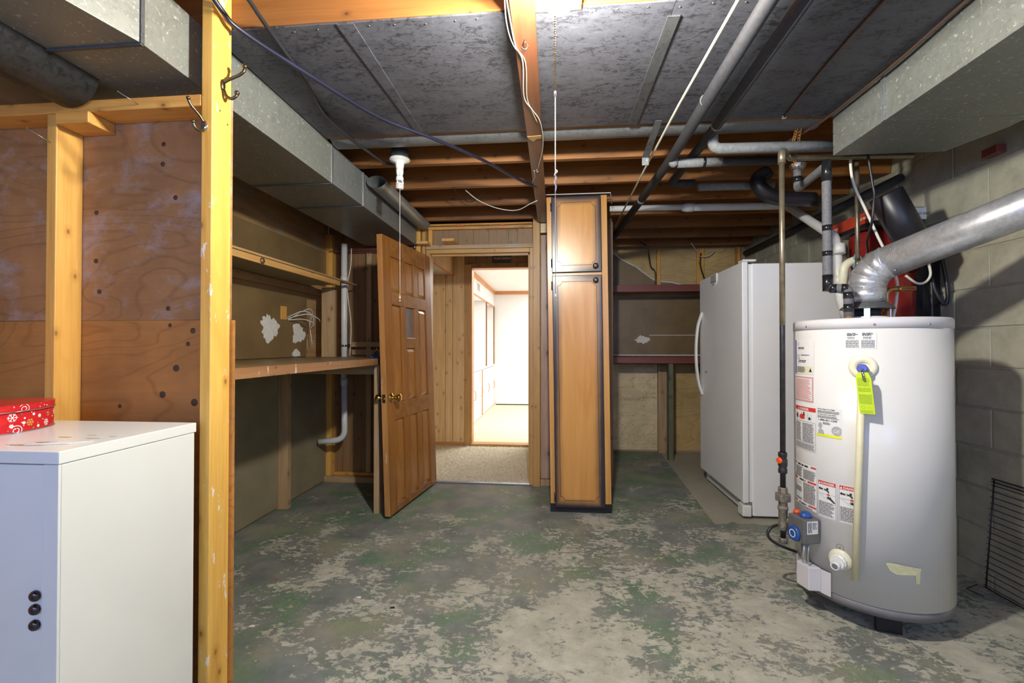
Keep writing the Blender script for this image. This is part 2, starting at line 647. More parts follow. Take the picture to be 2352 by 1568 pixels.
def mat_floor():
    t = NT('floor_paint')
    v = t.coord('World')
    big = t.noise(v, .9, 3, .5)
    mid = t.noise(v, 3.6, 9, .68, .3)
    fine = t.noise(t.coord('World', (1, 1.4, 1)), 24, 10, .74, .5)
    sep = t.n('ShaderNodeSeparateXYZ')
    t.l(v, sep.inputs[0])
    x, y = sep.outputs[0], sep.outputs[1]
    # the paint is worn where people walk: in front of the heater and the cabinet
    wy = t.n('ShaderNodeMapRange')
    t.l(y, wy.inputs[0])
    wy.inputs[1].default_value, wy.inputs[2].default_value = 3.9, 2.0
    wy.inputs[3].default_value, wy.inputs[4].default_value = -.07, .014
    wx = t.n('ShaderNodeMapRange')
    t.l(x, wx.inputs[0])
    wx.inputs[1].default_value, wx.inputs[2].default_value = -1.6, .6
    wx.inputs[3].default_value, wx.inputs[4].default_value = -.045, .014
    s = t.math('ADD', t.math('MULTIPLY', mid, .42), t.math('MULTIPLY', fine, .46))
    s = t.math('ADD', s, t.math('MULTIPLY', big, .26))
    s = t.math('ADD', s, t.math('ADD', wx.outputs[0], wy.outputs[0]))
    worn = t.ramp(s, [(.555, 0.0), (.566, .75), (.60, 1.0)])
    paint = t.ramp(t.noise(v, 5.5, 6, .6), [(.3, (.135, .150, .145)), (.5, (.195, .210, .195)), (.72, (.265, .275, .24))])
    conc = t.ramp(t.noise(v, 9, 8, .7), [(.3, (.34, .33, .265)), (.55, (.46, .45, .37)), (.75, (.55, .54, .455))])
    g = t.noise(t.coord('World', loc=(4, 7, 0)), 2.6, 8, .66)
    gm = t.math('MULTIPLY', t.ramp(g, [(.49, 0.0), (.57, .9)]), t.ramp(fine, [(.40, .2), (.54, 1.0)]))
    paint = t.mix(gm, paint, (.115, .215, .11))
    tan = t.math('MULTIPLY', t.ramp(t.noise(t.coord('World', loc=(1, 2, 0)), 2.0, 6, .6), [(.5, 0.0), (.66, .55)]), 1.0)
    paint = t.mix(tan, paint, (.34, .31, .20))
    c = t.mix(worn, paint, conc)
    edge = t.ramp(s, [(.535, 0.0), (.552, .55), (.562, 0.0)])
    c = t.mix(edge, c, (.13, .145, .125))
    # unpainted strip of newer concrete along the right side of the alcove
    xs = t.math('SUBTRACT', x, t.math('MULTIPLY', y, .055))
    strip = t.math('MULTIPLY', t.math('GREATER_THAN', t.math('ADD', xs, t.math('MULTIPLY', fine, .03)), .915),
                   t.math('GREATER_THAN', t.math('ADD', y, t.math('MULTIPLY', mid, .5)), 3.45))
    c = t.mix(strip, c, t.ramp(mid, [(.3, (.34, .325, .25)), (.7, (.43, .41, .33))]))
    t.bump(t.math('ADD', s, t.math('MULTIPLY', worn, -.1)), .12, .006)
    return t.out(c, t.ramp(worn, [(0, .55), (1, .85)]), 0, .3)


mat_floor()


def mat_block():
    t = NT('block')
    v = t.coord('World')
    n = t.noise(v, 7, 8, .7)
    f = t.noise(v, 90, 4, .6)
    c = t.ramp(n, [(.3, (.30, .29, .215)), (.55, (.40, .385, .295)), (.75, (.48, .465, .37))])
    pits = t.ramp(t.vor(v, 60), [(.0, 1.0), (.12, 0.0)])
    gate = t.ramp(n, [(.45, 0.0), (.6, .6)])
    c = t.mix(t.math('MULTIPLY', pits, gate), c, (.14, .13, .11))
    t.bump(f, .35, .004)
    return t.out(c, .85)


mat_block()


def mat_burnt_panel():
    """maple cabinet door with a dark antiqued band sprayed round its edge (part of the finish)"""
    t = NT('antiqued_maple')
    v = t.coord('Generated')
    sep = t.n('ShaderNodeSeparateXYZ')
    t.l(v, sep.inputs[0])
    tc = t.n('ShaderNodeTexCoord')
    so = t.n('ShaderNodeSeparateXYZ')
    t.l(tc.outputs['Object'], so.inputs[0])
    n = t.noise(t.coord(), 6, 4)
    dx = t.math('SUBTRACT', .176, t.math('ABSOLUTE', so.outputs[0]))
    # distance to top/bottom edge: use generated coordinate scaled by a typical height
    gz = sep.outputs[2]
    dz = t.math('MINIMUM', gz, t.math('SUBTRACT', 1.0, gz))
    at = t.n('ShaderNodeAttribute', attribute_type='OBJECT', attribute_name='panel_height')
    dz = t.math('MULTIPLY', dz, at.outputs['Fac'])
    d = t.math('MINIMUM', dx, dz)
    d = t.math('ADD', d, t.math('MULTIPLY', t.math('SUBTRACT', n, .5), .02))
    g = t.noise(t.coord(scale=(9, 9, .9)), 1.0, 5, .6, 1)
    base = t.ramp(g, [(.3, (.50, .215, .045)), (.7, (.66, .335, .095))])
    k = t.ramp(d, [(0.014, 1.0), (.030, .68), (.07, 0.0)])
    c = t.mix(k, base, (.030, .026, .035))
    return t.out(c, .28)


mat_burnt_panel()


def mat_carpet():
    t = NT('shag_carpet')
    v = t.coord('World')
    n = t.noise(v, 60, 6, .7)
    b = t.noise(v, 8, 5, .6)
    c = t.ramp(n, [(.32, (.46, .40, .27)), (.55, (.74, .68, .53)), (.75, (.86, .82, .69))])
    c = t.mix(.4, c, t.ramp(b, [(.3, .8), (.7, 1.1)]), 'MULTIPLY')
    t.bump(n, .6, .01)
    return t.out(c, .95)


mat_carpet()


def mat_glass():
    t = NT('pane_glass')
    t.b.inputs['Transmission Weight'].default_value = .9
    return t.out((.8, .85, .85), .08)


mat_glass()
glow('bulb_glow', BULB_COLOR, BULB_STRENGTH)

# ================================================================== STRUCTURE
ST = dict(kind='structure')
bx('floor', (-2.14, 2.25, -1.3, 5.45, -.1, 0), 'floor_paint', **ST)

# ---- ceiling: subfloor and joists
ceil = bx('ceiling', (-2.14, 2.25, -1.3, 5.45, 2.536, 2.56), 'brown_plank', **ST)
j0 = None
for k in range(-6, 10):
    y = 1.474 + .406 * k
    if j0 is None:
        j0 = bx('joist', (-2.04, 2.13, y, y + .038, 2.3, 2.536), 'joist_wood', ceil, .003)
    else:
        shared('joist', j0, (.045, y + .019, 2.418), ceil)

# ---- left wall and its boards
wl = bx('wall_left', (-2.14, -2.042, -1.3, 3.97, 0, 2.536), 'old_lumber_y', **ST)
bx('panel', (-2.042, -2.027, 1.50, 3.195, .015, 1.06), 'grey_brown_board', wl)
bx('panel', (-2.042, -2.027, 3.20, 3.925, .015, 1.06), 'grey_brown_board', wl)
pn = bx('panel', (-2.042, -2.024, 1.50, 3.58, 1.116, 1.60), 'brown_board', wl)
bx('panel', (-2.042, -2.024, 1.50, 3.90, 1.735, 2.03), 'brown_board', wl)
bx('ledger', (-2.042, -2.0, 1.5, 3.9, 1.635, 1.688), 'old_lumber_y', wl)
bx('stud', (-2.042, -1.955, 3.205, 3.255, 0, 1.068), 'old_stud', wl, .003)
# ragged dabs of plaster on the brown board: (y, z, half width, half height)
for cy, cz, ry, rz, sd in ((3.09, 1.325, .10, .10, 1), (3.455, 1.30, .085, .08, 2), (3.43, 1.145, .06, .028, 3)):
    rd = random.Random(sd)
    pts = []
    for i in range(40):
        a = 2 * pi * i / 40
        k = rd.uniform(.78, 1.12) * (1 + .15 * sin(3 * a + sd))
        pts.append((cy + ry * k * cos(a), cz + rz * k * sin(a)))
    m = MB().prism(pts, -2.024, -2.021, lambda u, v, h: (h, u, v))
    obj('plaster_patch', m, 'plaster', wl)
# hole in the wall board with the loose ends of cable sticking out
bx('panel', (-2.024, -2.018, 3.22, 3.29, 1.40, 1.50), 'fir_z', wl)

# ---- back wall with the doorway
wb = thing('wall_back', (-.9, 3.97, 0), kind='structure')
xs = [-2.04, -1.90, -1.80, -1.685, -1.57, -1.44, -1.32, -1.205]
for a, b in zip(xs, xs[1:]):
    bx('plank', (a + .0015, b - .0015, 3.972, 3.99, .0, 2.30), 'brown_plank', wb, .002)
bx('stud', (-2.04, -1.975, 3.915, 3.971, .05, 2.2), 'fir_z', wb, .002)
bx('stud', (-1.668, -1.622, 3.93, 3.971, .08, 2.03), 'old_stud', wb, .002)
bx('plate', (-2.04, -1.24, 3.885, 3.971, 0, .05), 'old_lumber_x', wb, .003)
bx('plate', (-1.97, -1.30, 3.945, 3.971, .05, .075), 'fir_x', wb, .002)
bx('rail', (-1.80, -1.24, 3.90, 3.930, 1.195, 1.238), 'old_lumber_x', wb, .002)
bx('rail', (-1.80, -1.24, 3.935, 3.971, 1.125, 1.17), 'old_lumber_x', wb, .002)
bx('rail', (-2.0, -1.24, 3.93, 3.971, 2.035, 2.075), 'maroon_board', wb, .002)
bx('stud', (-1.215, -1.175, 3.93, 4.05, 0, 2.30), 'fir_z', wb, .002)
bx('stud', (-1.165, -1.135, 3.945, 4.05, 0, 2.30), 'jamb_wood', wb, .002)
bx('stud', (-.182, -.122, 3.925, 4.05, 0, 2.30), 'jamb_wood', wb, .002)
bx('jamb', (-1.13, -1.095, 3.955, 4.06, 0, 2.02), 'jamb_wood', wb, .002)
bx('jamb', (-.212, -.183, 3.955, 4.06, 0, 2.055), 'jamb_wood', wb, .002)
bx('jamb', (-1.13, -.213, 3.955, 4.06, 2.02, 2.055), 'jamb_wood_x', wb, .002)
bx('door_stop', (-1.09, -.213, 4.0, 4.03, 2.004, 2.019), 'jamb_wood_x', wb, .001)
bx('door_stop', (-.226, -.213, 4.0, 4.03, 0, 2.019), 'jamb_wood', wb, .001)
bx('plate', (-1.13, -.183, 3.95, 4.04, 2.057, 2.092), 'old_lumber_x', wb, .002)
xs = [-1.13, -1.0, -.86, -.72, -.58, -.405, -.325, -.184]
for a, b in zip(xs, xs[1:]):
    bx('plank', (a + .002, b - .002, 4.045, 4.06, 2.093, 2.285), 'header_plank', wb, .002)
bx('cleat', (-1.13, -.19, 4.01, 4.043, 2.245, 2.268), 'fir_x', wb, .002)
bx('cleat', (-1.13, -.19, 4.02, 4.043, 2.282, 2.298), 'fir_x', wb, .002)
bx('cleat', (-1.125, -1.09, 4.01, 4.043, 2.10, 2.243), 'fir_z', wb, .002)
bx('blocking', (-1.185, -1.085, 3.845, 3.944, 2.083, 2.107), 'fir_y', wb, .002)
bx('blocking', (-.95, -.845, 3.80, 4.03, 2.093, 2.115), 'fir_y', wb, .002)
bx('shim', (-.86, -.80, 4.0, 4.043, 2.27, 2.281), 'orange_shim', wb)
bx('shim', (-.475, -.43, 4.0, 4.043, 2.27, 2.281), 'orange_shim', wb)
for zz in (2.075, 2.235):
    hg = obj('hinge', MB().cyl((-1.222, 3.918, zz - .025), (-1.222, 3.918, zz + .025), .006, 10), 'chrome', wb)
bx('plank', (-.113, -.02, 3.962, 3.985, .06, 2.165), 'knotty_grey', wb, .002)
bx('cleat', (-.118, -.02, 3.945, 3.985, 2.18, 2.285), 'ply_alcove', wb, .002)
bx('plank', (-.017, .50, 3.965, 3.985, 0, 2.30), 'brown_plank', wb, .002)
bx('plate', (-.118, .3, 3.95, 3.985, 0, .055), 'old_stud', wb, .002)

# ---- alcove at the right of the tall cabinet
wa = bx('wall_alcove', (.40, 2.14, 5.35, 5.45, 0, 2.536), 'old_lumber_x', **ST)
bx('wall_alcove_side', (.40, .50, 3.99, 5.35, 0, 2.3), 'brown_plank', **ST)
bx('panel', (.50, 1.165, 5.335, 5.35, .02, 1.0), 'ply_alcove', wa)
bx('panel', (1.258, 2.11, 5.335, 5.35, .02, 1.0), 'ply_gold', wa)
bx('panel', (.50, 2.11, 5.335, 5.35, 1.09, 1.76), 'brown_board', wa)
bx('panel', (.50, 2.02, 5.338, 5.35, 1.86, 2.30), 'ply_gold', wa)
bx('stud', (1.165, 1.257, 5.27, 5.35, 0, 1.015), 'old_stud', wa, .003)
bx('stud', (1.16, 1.20, 5.30, 5.338, 1.86, 2.30), 'fir_z', wa, .002)
bx('stud', (1.60, 1.68, 5.31, 5.338, 1.86, 2.30), 'fir_z', wa, .002)
bx('stud', (2.03, 2.06, 5.28, 5.35, 1.1, 2.30), 'fir_z', wa, .002)
brk = [(.50, 1.86), (1.52, 1.86), (1.50, 1.885), (1.42, 1.90), (1.33, 1.925), (1.22, 1.935), (1.13, 1.955), (1.07, 2.0),
       (.99, 2.06), (.93, 2.11), (.85, 2.15), (.76, 2.20), (.68, 2.27), (.60, 2.29), (.50, 2.29)]
obj('broken_panel', MB().prism(brk, 5.322, 5.337, lambda u, v, h: (u, h, v)), 'brown_board', wa)
edge = [(u, 5.322, v) for u, v in brk[1:-1]]
obj('torn_edge', MB().tube(edge, .009, 6), 'plaster', wa)
bx('caulk_line', (.52, 1.9, 5.326, 5.335, 1.093, 1.105), 'plaster', wa)
rd = random.Random(5)
pts = [(1.0 + .085 * cos(2 * pi * i / 30) * rd.uniform(.6, 1.15), 1.275 + .05 * sin(2 * pi * i / 30) * rd.uniform(.6, 1.2)) for i in range(30)]
obj('plaster_patch', MB().prism(pts, 5.331, 5.335, lambda u, v, h: (u, h, v)), 'plaster', wa)
bx('plaster_streak', (1.08, 1.62, 5.333, 5.3352, 1.322, 1.329), 'plaster', wa)
# stamp on the back of the plywood sheet, upside down, and the peg holes in it
m = MB()
for t_, sz, ox, oz in (('CASHWAY', .056, .95, .585), ('DIST 70', .035, 1.155, .645), ('MILL WES', .035, 1.155, .60)):
    flat(m, text_geo(t_, sz), lambda x, y, ox=ox, oz=oz: (ox - x if t_ != 'CASHWAY' else ox + .07 - x, 5.3345, oz + .03 - y))
obj('lettering', m, 'print_dim', wa)
m = MB()
for i in range(6):
    for j in range(9):
        if (i * 7 + j * 3) % 11:
            m.lathe([(.006, 0), (.006, .0015)], (.54 + .118 * i, 5.3349, .09 + .107 * j), (0, -1, 0), 8)
obj('peg_hole', m, 'print_dim', wa, kind='stuff')

# ---- right wall of concrete blocks
wr = bx('wall_right', (2.141, 2.25, -1.3, 5.45, 0, 2.536), 'mortar', **ST)
b0 = None
for r in range(-1, 12):
    z0 = .093 + .2 * (r - 0) + .005
    zz0, zz1 = max(z0, 0), min(z0 + .19, 2.53)
    if zz1 - zz0 < .02:
        continue
    off = .2 if r % 2 else 0.0
    for k in range(-3, 9):
        y0 = 2.655 - .4 + .4 * k + off - .4
        y1 = min(y0 + .39, 5.35)
        if y1 - y0 < .03 or y0 < .4:
            continue
        full = zz1 - zz0 > .185 and y1 - y0 > .38
        if full and b0 is not None:
            shared('block', b0, (2.1455, (y0 + y1) / 2, (zz0 + zz1) / 2), wr)
        else:
            o = bx('block', (2.135, 2.156, y0, y1, zz0, zz1), 'block', wr, .003, seg=1)
            if full:
                b0 = o
# blocks behind the camera side stay a plain wall face
bx('plain_face', (2.135, 2.145, -1.2, .6, 0, 2.5), 'block', wr)

# ---- stud partition with plywood, left of the camera
wp = thing('wall_partition', (-1.6, 1.48, 0), kind='structure')
bx('panel', (-2.04, -1.10, 1.4745, 1.488, 0, 1.29), 'ply_lower', wp)
bx('panel', (-2.04, -1.112, 1.4745, 1.486, 1.2915, 2.06), 'ply_upper', wp)
bx('post', (-1.1465, -1.109, 1.385, 1.474, 0, 2.53), 'fir_post', wp, .003)
bx('stud', (-1.705, -1.669, 1.385, 1.474, 0, 1.984), 'fir_z', wp, .003)
bx('plate', (-2.04, -1.148, 1.385, 1.474, 1.985, 2.024), 'fir_x', wp, .003)
bx('blocking', (-1.667, -1.545, 1.378, 1.474, 1.946, 1.9845), 'fir_x', wp, .003)
for mt, lst in (('ply_upper', [(-1.361, 1.907), (-1.364, 1.837), (-1.315, 1.718), (-1.617, 1.674), (-1.617, 1.502), (-1.603, 1.393), (-1.34, 1.332)]),
                ('ply_lower', [(-1.332, 1.273), (-1.246, 1.254), (-1.264, 1.208), (-1.308, 1.124), (-1.358, 1.032), (-1.239, 1.006), (-1.52, .99), (-1.80, 1.10)])):
    for i, (x, zz) in enumerate(lst):
        rr = .0085 if mt == 'ply_upper' else (.007, .010, .008, .012, .012, .013, .007, .009)[i]
        obj('knot', MB().lathe([(rr, 0), (rr * .95, .0006), (.001, .0007)], (x, 1.4745, zz), (0, -1, 0), 14), 'knot_dark', wp)
mm = MB()
mm.lathe([(.006, 0), (.005, .002)], (-1.109, 1.462, 2.272), (1, 0, 0), 10)
mm.lathe([(.003, 0), (.003, .001)], (-1.109, 1.42, 1.985), (1, 0, 0), 8)
mm.lathe([(.003, 0), (.003, .001)], (-1.109, 1.455, 1.955), (1, 0, 0), 8)
obj('nail_head', mm, 'steel_nail', wp)

# ---- unseen wall behind the camera, with two windows added for the blue fill
wrr = thing('wall_rear', (0, -1.2, 0), kind='structure')
bx('wall_board', (-2.04, 2.135, -1.28, -1.2, 0, 1.26), 'drywall_white', wrr)
bx('wall_board', (-2.04, 2.135, -1.28, -1.2, 2.18, 2.536), 'drywall_white', wrr)
bx('wall_board', (-2.04, -1.78, -1.28, -1.2, 1.26, 2.18), 'drywall_white', wrr)
bx('wall_board', (-.32, .58, -1.28, -1.2, 1.26, 2.18), 'drywall_white', wrr)
bx('wall_board', (1.72, 2.135, -1.28, -1.2, 1.26, 2.18), 'drywall_white', wrr)
for nm, xa, xb in (('added_window_1', -1.78, -.32), ('added_window_2', .58, 1.72)):
    wn = thing(nm, ((xa + xb) / 2, -1.24, 1.26), kind='structure')
    xm = (xa + xb) / 2 - .015
    bx('frame', (xa, xb, -1.27, -1.21, 1.26, 1.29), 'window_frame_white', wn)
    bx('frame', (xa, xb, -1.27, -1.21, 2.15, 2.18), 'window_frame_white', wn)
    for xx in (xa, xm, xb - .03):
        bx('frame', (xx, xx + .03, -1.27, -1.21, 1.29, 2.15), 'window_frame_white', wn)
    bx('pane', (xa + .03, xm, -1.245, -1.24, 1.29, 2.15), 'pane_glass', wn)
    bx('pane', (xm + .03, xb - .03, -1.245, -1.24, 1.29, 2.15), 'pane_glass', wn)

# ---- vestibule behind the doorway
bx('wall_vestibule_left', (-1.60, -1.50, 3.995, 5.40, 0, 2.30), 'knotty_pine', **ST)
bx('wall_vestibule_right', (-.12, -.02, 4.05, 5.40, 0, 2.30), 'knotty_pine', **ST)
bx('ceiling_vestibule', (-1.50, -.12, 4.06, 5.40, 2.285, 2.299), 'soffit_paint', **ST)
sf = thing('trim_1', (-1.36, 4.8, 2.05), kind='structure')
bx('soffit_board', (-1.50, -1.225, 4.062, 5.395, 2.062, 2.076), 'soffit_paint', sf)
bx('soffit_face', (-1.225, -1.205, 4.062, 5.395, 2.062, 2.285), 'knotty_pine', sf)
bx('soffit_trim', (-1.235, -1.195, 4.062, 5.395, 2.046, 2.0615), 'orange_trim', sf, .003)
wi = thing('wall_inner', (-.9, 5.45, 0), kind='structure')
xs = [-1.50, -1.305, -1.215, -1.07]
for a, b in zip(xs, xs[1:]):
    bx('plank', (a + .002, b - .002, 5.405, 5.42, .0, 2.285), 'knotty_pine', wi, .003)
bx('casing', (-1.068, -.99, 5.39, 5.5, 0, 2.18), 'jamb_wood', wi, .003)
bx('jamb', (-.99, -.978, 5.385, 5.52, .04, 2.14), 'orange_trim', wi, .001)
bx('casing', (-.99, -.12, 5.39, 5.5, 2.145, 2.19), 'brown_plank', wi, .003)
bx('jamb', (-.99, -.13, 5.385, 5.52, 2.13, 2.144), 'orange_trim', wi, .001)
bx('casing', (-.272, -.19, 5.39, 5.5, 0, 2.13), 'jamb_wood', wi, .003)
for a, b in ((-1.068, -.93), (-.928, -.80), (-.798, -.50), (-.498, -.33), (-.328, -.12)):
    bx('plank', (a, b - .003, 5.405, 5.42, 2.192, 2.285), 'brown_plank', wi, .002)
bx('plank', (-.188, -.12, 5.405, 5.42, 0, 2.19), 'knotty_pine', wi)
bx('sill', (-.988, -.272, 5.36, 5.5, 0.0, .045), 'jamb_wood_x', wi, .004)
bx('baseboard', (-1.50, -1.07, 5.392, 5.404, .012, .055), 'orange_trim', wi, .002)
bx('wall_board', (-1.60, -1.0, 5.44, 5.50, 0, 2.3), 'inner_white', wi)
bx('wall_board', (-.26, 2.3, 5.51, 5.56, 0, 2.3), 'inner_white', wi)
bx('wall_board', (-1.0, -.26, 5.44, 5.50, 2.2, 2.3), 'inner_white', wi)
bx('threshold', (-1.06, -.20, 3.955, 3.985, 0, .012), 'aluminium', None, .003, kind='structure')
bpy.data.objects['threshold'].name = 'trim_2'

# ---- finished room beyond
bx('floor_inner', (-1.7, 2.3, 5.50, 9.2, -.05, .03), 'carpet_inner', **ST)
bx('ceiling_inner', (-1.7, 2.3, 5.56, 9.2, 2.30, 2.36), 'inner_white', **ST)
wib = bx('wall_inner_back', (-1.7, 2.3, 9.1, 9.2, 0, 2.3), 'inner_white', **ST)
bx('crown', (-1.2, 2.2, 9.07, 9.099, 2.235, 2.299), 'orange_trim', wib)
bx('baseboard', (-1.16, 2.2, 9.08, 9.099, .05, .11), 'inner_white', wib)
bx('base_gap', (-1.16, 2.2, 9.085, 9.099, .03, .048), 'dark_recess', wib)
bx('wall_inner_right', (2.2, 2.3, 5.56, 9.1, 0, 2.3), 'inner_white', **ST)
wil = bx('wall_inner_left', (-1.7, -1.6, 5.50, 9.1, 0, 2.3), 'inner_white', **ST)
wil2 = bx('trim_3', (-1.598, -1.2, 5.565, 9.095, 2.002, 2.298), 'inner_white', **ST)
bx('crown', (-1.2, -1.17, 5.57, 9.07, 2.235, 2.298), 'orange_trim', wil2)

# ================================================================== THINGS, large ones first
# ---- carpet in the vestibule
rd = random.Random(3)
m = MB()
nx, ny = 110, 120
hh = [[rd.uniform(0, .016) if j else -.009 for i in range(nx + 1)] for j in range(ny + 1)]
m.grid(lambda u, v: (-1.49 + 1.36 * u + .004 * (hh[int(v * ny)][int(u * nx)] * 60 - .5), 3.99 + 1.39 * v, .010 + hh[int(v * ny + .5)][int(u * nx + .5)]), nx, ny)
obj('carpet', m, 'shag_carpet', label='worn beige shag carpet on the vestibule floor behind the doorway', cat='carpet', kind='stuff')

# ---- sheet-metal panning under the joists
pan = thing('sheet_metal_pan', (.06, 1.9, 2.29), 'mottled grey galvanized sheet metal panels nailed under the ceiling joists', 'metal ceiling')
for a, b in ((-1.195, -.70), (-.70, .385), (.385, 1.30)):
    bx('panel', (a + .001, b - .001, 1.478, 2.285, 2.2925, 2.2985), 'galv_pan', pan)
m = MB()
m.prism([(-.735, 1.478), (-.675, 1.478), (-.668, 2.26), (-.70, 2.26)], 2.289, 2.2924, lambda u, v, h: (u, v, h))
obj('seam_strip', m, 'galv_pan', pan)
m = MB()
m.prism([(.375, 1.54), (.415, 1.54), (.405, 2.28), (.36, 2.28)], 2.287, 2.2924, lambda u, v, h: (u, v, h))
obj('seam_strip', m, 'galv_dark', pan)
m = MB()
prof = [(2.300, 2.34)] + [(2.39 + .085 * cos(a), 2.345 + .06 * sin(a)) for a in [pi + pi * i / 10 for i in range(11)]] + [(2.475, 2.42)]
m.grid(lambda u, v: (-1.19 + 2.49 * u, prof[int(v * 12 + .5)][0], prof[int(v * 12 + .5)][1]), 1, 12)
obj('rolled_edge', m, 'galv_mid', pan)
m = MB()
rd = random.Random(2)
for i in range(26):
    x = -1.1 + 2.35 * i / 25 + rd.uniform(-.02, .02)
    m.lathe([(.004, 0), (.003, .002)], (x, 1.495 + rd.uniform(0, .01), 2.2925), (0, 0, -1), 7)
obj('nail_head', m, 'steel_nail', pan, kind='stuff')

# ---- air ducts
d = thing('air_duct', (-1.43, 1.7, 2.085), 'long rectangular galvanized duct running above the workbench side', 'duct')
m = MB()
m.add([(-1.86, .3, 2.085), (-1.44, .3, 2.085), (-1.2, 1.22, 2.085), (-1.66, 1.22, 2.085),
       (-1.86, .3, 2.295), (-1.44, .3, 2.295), (-1.2, 1.22, 2.295), (-1.66, 1.22, 2.295)],
      [(0, 3, 2, 1), (4, 5, 6, 7), (0, 1, 5, 4), (1, 2, 6, 5), (2, 3, 7, 6), (3, 0, 4, 7)])
obj('duct_section', m, 'galv_duct_warm', d, .002)
for a, b, k in ((1.222, 2.368, 'galv_duct_warm'), (2.37, 2.776, 'galv_duct'), (2.778, 3.90, 'galv_duct')):
    bx('duct_section', (-1.66, -1.2, a, b, 2.085, 2.296), k, d, .002)
for yy in (1.221, 2.369, 2.777):
    bx('drive_cleat', (-1.203, -1.195, yy - .006, yy + .006, 2.083, 2.298), 'aluminium' if yy > 2 else 'galv_dark', d, .001)
    bx('drive_cleat', (-1.66, -1.198, yy - .005, yy + .005, 2.078, 2.085), 'galv_dark', d, .001)

d = thing('air_duct', (1.6, 1.3, 2.1), 'rectangular galvanized duct hung above the white water heater', 'duct')
m = MB()
pl = [(1.312, .2), (1.86, .2), (1.86, 2.05), (1.80, 2.281), (1.312, 2.281)]
pa = [(1.312, 1.945), (1.86, 1.945), (1.86, 2.05), (1.80, 2.281), (1.312, 2.281)]
pb = [(1.312, .2), (1.86, .2), (1.86, 1.943), (1.312, 1.943)]
obj('duct_section', MB().prism(pa, 2.1, 2.297, lambda u, v, h: (u, v, h)), 'galv_duct_warm', d, .002)
obj('duct_section', MB().prism(pb, 2.1, 2.297, lambda u, v, h: (u, v, h)), 'galv_duct_warm', d, .002)
bx('drive_cleat', (1.306, 1.312, 1.934, 1.954, 2.098, 2.298), 'galv_duct', d, .001)
for z in (2.135, 2.20, 2.24, 2.27):
    obj('screw', MB().lathe([(.004, 0), (.003, .003)], (1.312, 2.27, z), (-1, 0, 0), 8), 'chrome', d)

m = MB()
m.tube([(-1.60, .25, 2.09), (-1.60, .9, 2.09), (-1.60, 1.375, 2.092)], .098, 32)
obj('round_duct', m, 'galv_black', label='round galvanized branch pipe below the big duct, above the plywood partition', cat='duct')
m = MB()
prof = [(.055 + .0, 0)]
ov = [(-1.125 + .055 * cos(a) * 1.15, 2.245 + .038 * sin(a)) for a in [2 * pi * i / 20 for i in range(20)]]
m.grid(lambda u, v: (ov[int(u * 20 + .5) % 20][0], 2.80 + 1.05 * v, ov[int(u * 20 + .5) % 20][1]), 20, 1)
obj('oval_pipe', m, 'galv_duct', label='flattened oval metal pipe beside the long duct above the open door', cat='pipe')

# ---- brown beam board running under the joists
bm = thing('beam_board', (-.1, 2.6, 2.26), 'brown painted board running front to back under the ceiling joists', 'beam')
bx('board', (-.137, -.06, .9, 2.33, 2.255, 2.2915), 'beam_brown', bm, .002)
bx('board', (-.137, -.062, 2.332, 3.90, 2.258, 2.2985), 'beam_brown', bm, .002)
obj('screw_hook', MB().tube([(-.1, 1.56, 2.256), (-.1, 1.56, 2.243)] + [(-.1 + .011 * sin(a), 1.56, 2.232 + .011 * cos(a)) for a in [.0 + 5.0 * i / 10 for i in range(11)]], .0025, 8), 'chrome', bm)
obj('screw_eye', MB().tube([(-.103, 2.72, 2.248 + .009 * 0)] + [(-.1 + .008 * sin(a), 2.72, 2.248 + .008 * cos(a)) for a in [2 * pi * i / 12 for i in range(13)]], .002, 8), 'chrome', bm)
obj('torn_paper', MB().prism([(-.135, 2.285), (-.062, 2.28), (-.065, 2.31), (-.09, 2.315), (-.105, 2.345), (-.125, 2.315)], 2.253, 2.2548, lambda u, v, h: (u, v, h)), 'jamb_wood', bm)

# ---- water heater
HX, HY, HR = 1.453, 2.276, .293
h = thing('water_heater', (HX, HY, 0), 'tall white gas water heater tank covered with warning labels', 'water heater')


def onh(a, z, r=HR):
    return (HX + r * cos(R(a)), HY + r * sin(R(a)), z)


obj('tank', MB().lathe([(HR, .13), (HR, 1.282)], (HX, HY, 0), n=72), 'heater_white', h)
obj('top_cap', MB().lathe([(HR + .002, 1.275), (HR + .002, 1.312), (HR - .004, 1.32), (.05, 1.328)], (HX, HY, 0), n=72), 'heater_cap', h)
obj('base_ring', MB().lathe([(HR - .02, .09), (HR - .003, .09), (HR - .003, .132), (HR - .02, .132)], (HX, HY, 0), n=72), 'heater_grey', h)
obj('bottom_pan', MB().lathe([(HR - .03, .085), (HR - .006, .089)], (HX, HY, 0), n=48), 'heater_grey', h)
for a in (-105, 15, 135):
    m = MB().box(-.045, .045, -.012, .012, 0, .09)
    m.xf(Matrix.Translation((HX + (HR - .085) * cos(R(a)), HY + (HR - .085) * sin(R(a)), 0)) @ Matrix.Rotation(R(a + 90), 4, 'Z'))
    obj('leg', m, 'black_finish', h)
for a in (-171, -117.6, -79.7, -30, 60):
    obj('screw', MB().lathe([(.0055, -.002), (.005, .003), (.002, .004)], onh(a, 1.29), (cos(R(a)), sin(R(a)), 0), 10), 'chrome', h)


def hpatch(name, a0, a1, z0, z1, mat, par, r=.0012, n=10):
    return obj(name, MB().grid(lambda u, v: onh(a0 + (a1 - a0) * u, z0 + (z1 - z0) * v, HR + r), n, 1), mat, par)


def hprint(a0, z0, geos, mat, par, name='print', r=.002):
    """flat print (metres from the label's lower left corner) wrapped on the tank"""
    m = MB()
    for vs, fs in geos:
        m.add([onh(a0 + math.degrees(x / HR), z0 + y, HR + r) for x, y in vs], fs)
    return obj(name, m, mat, par, kind='stuff' if name == 'print' else None)


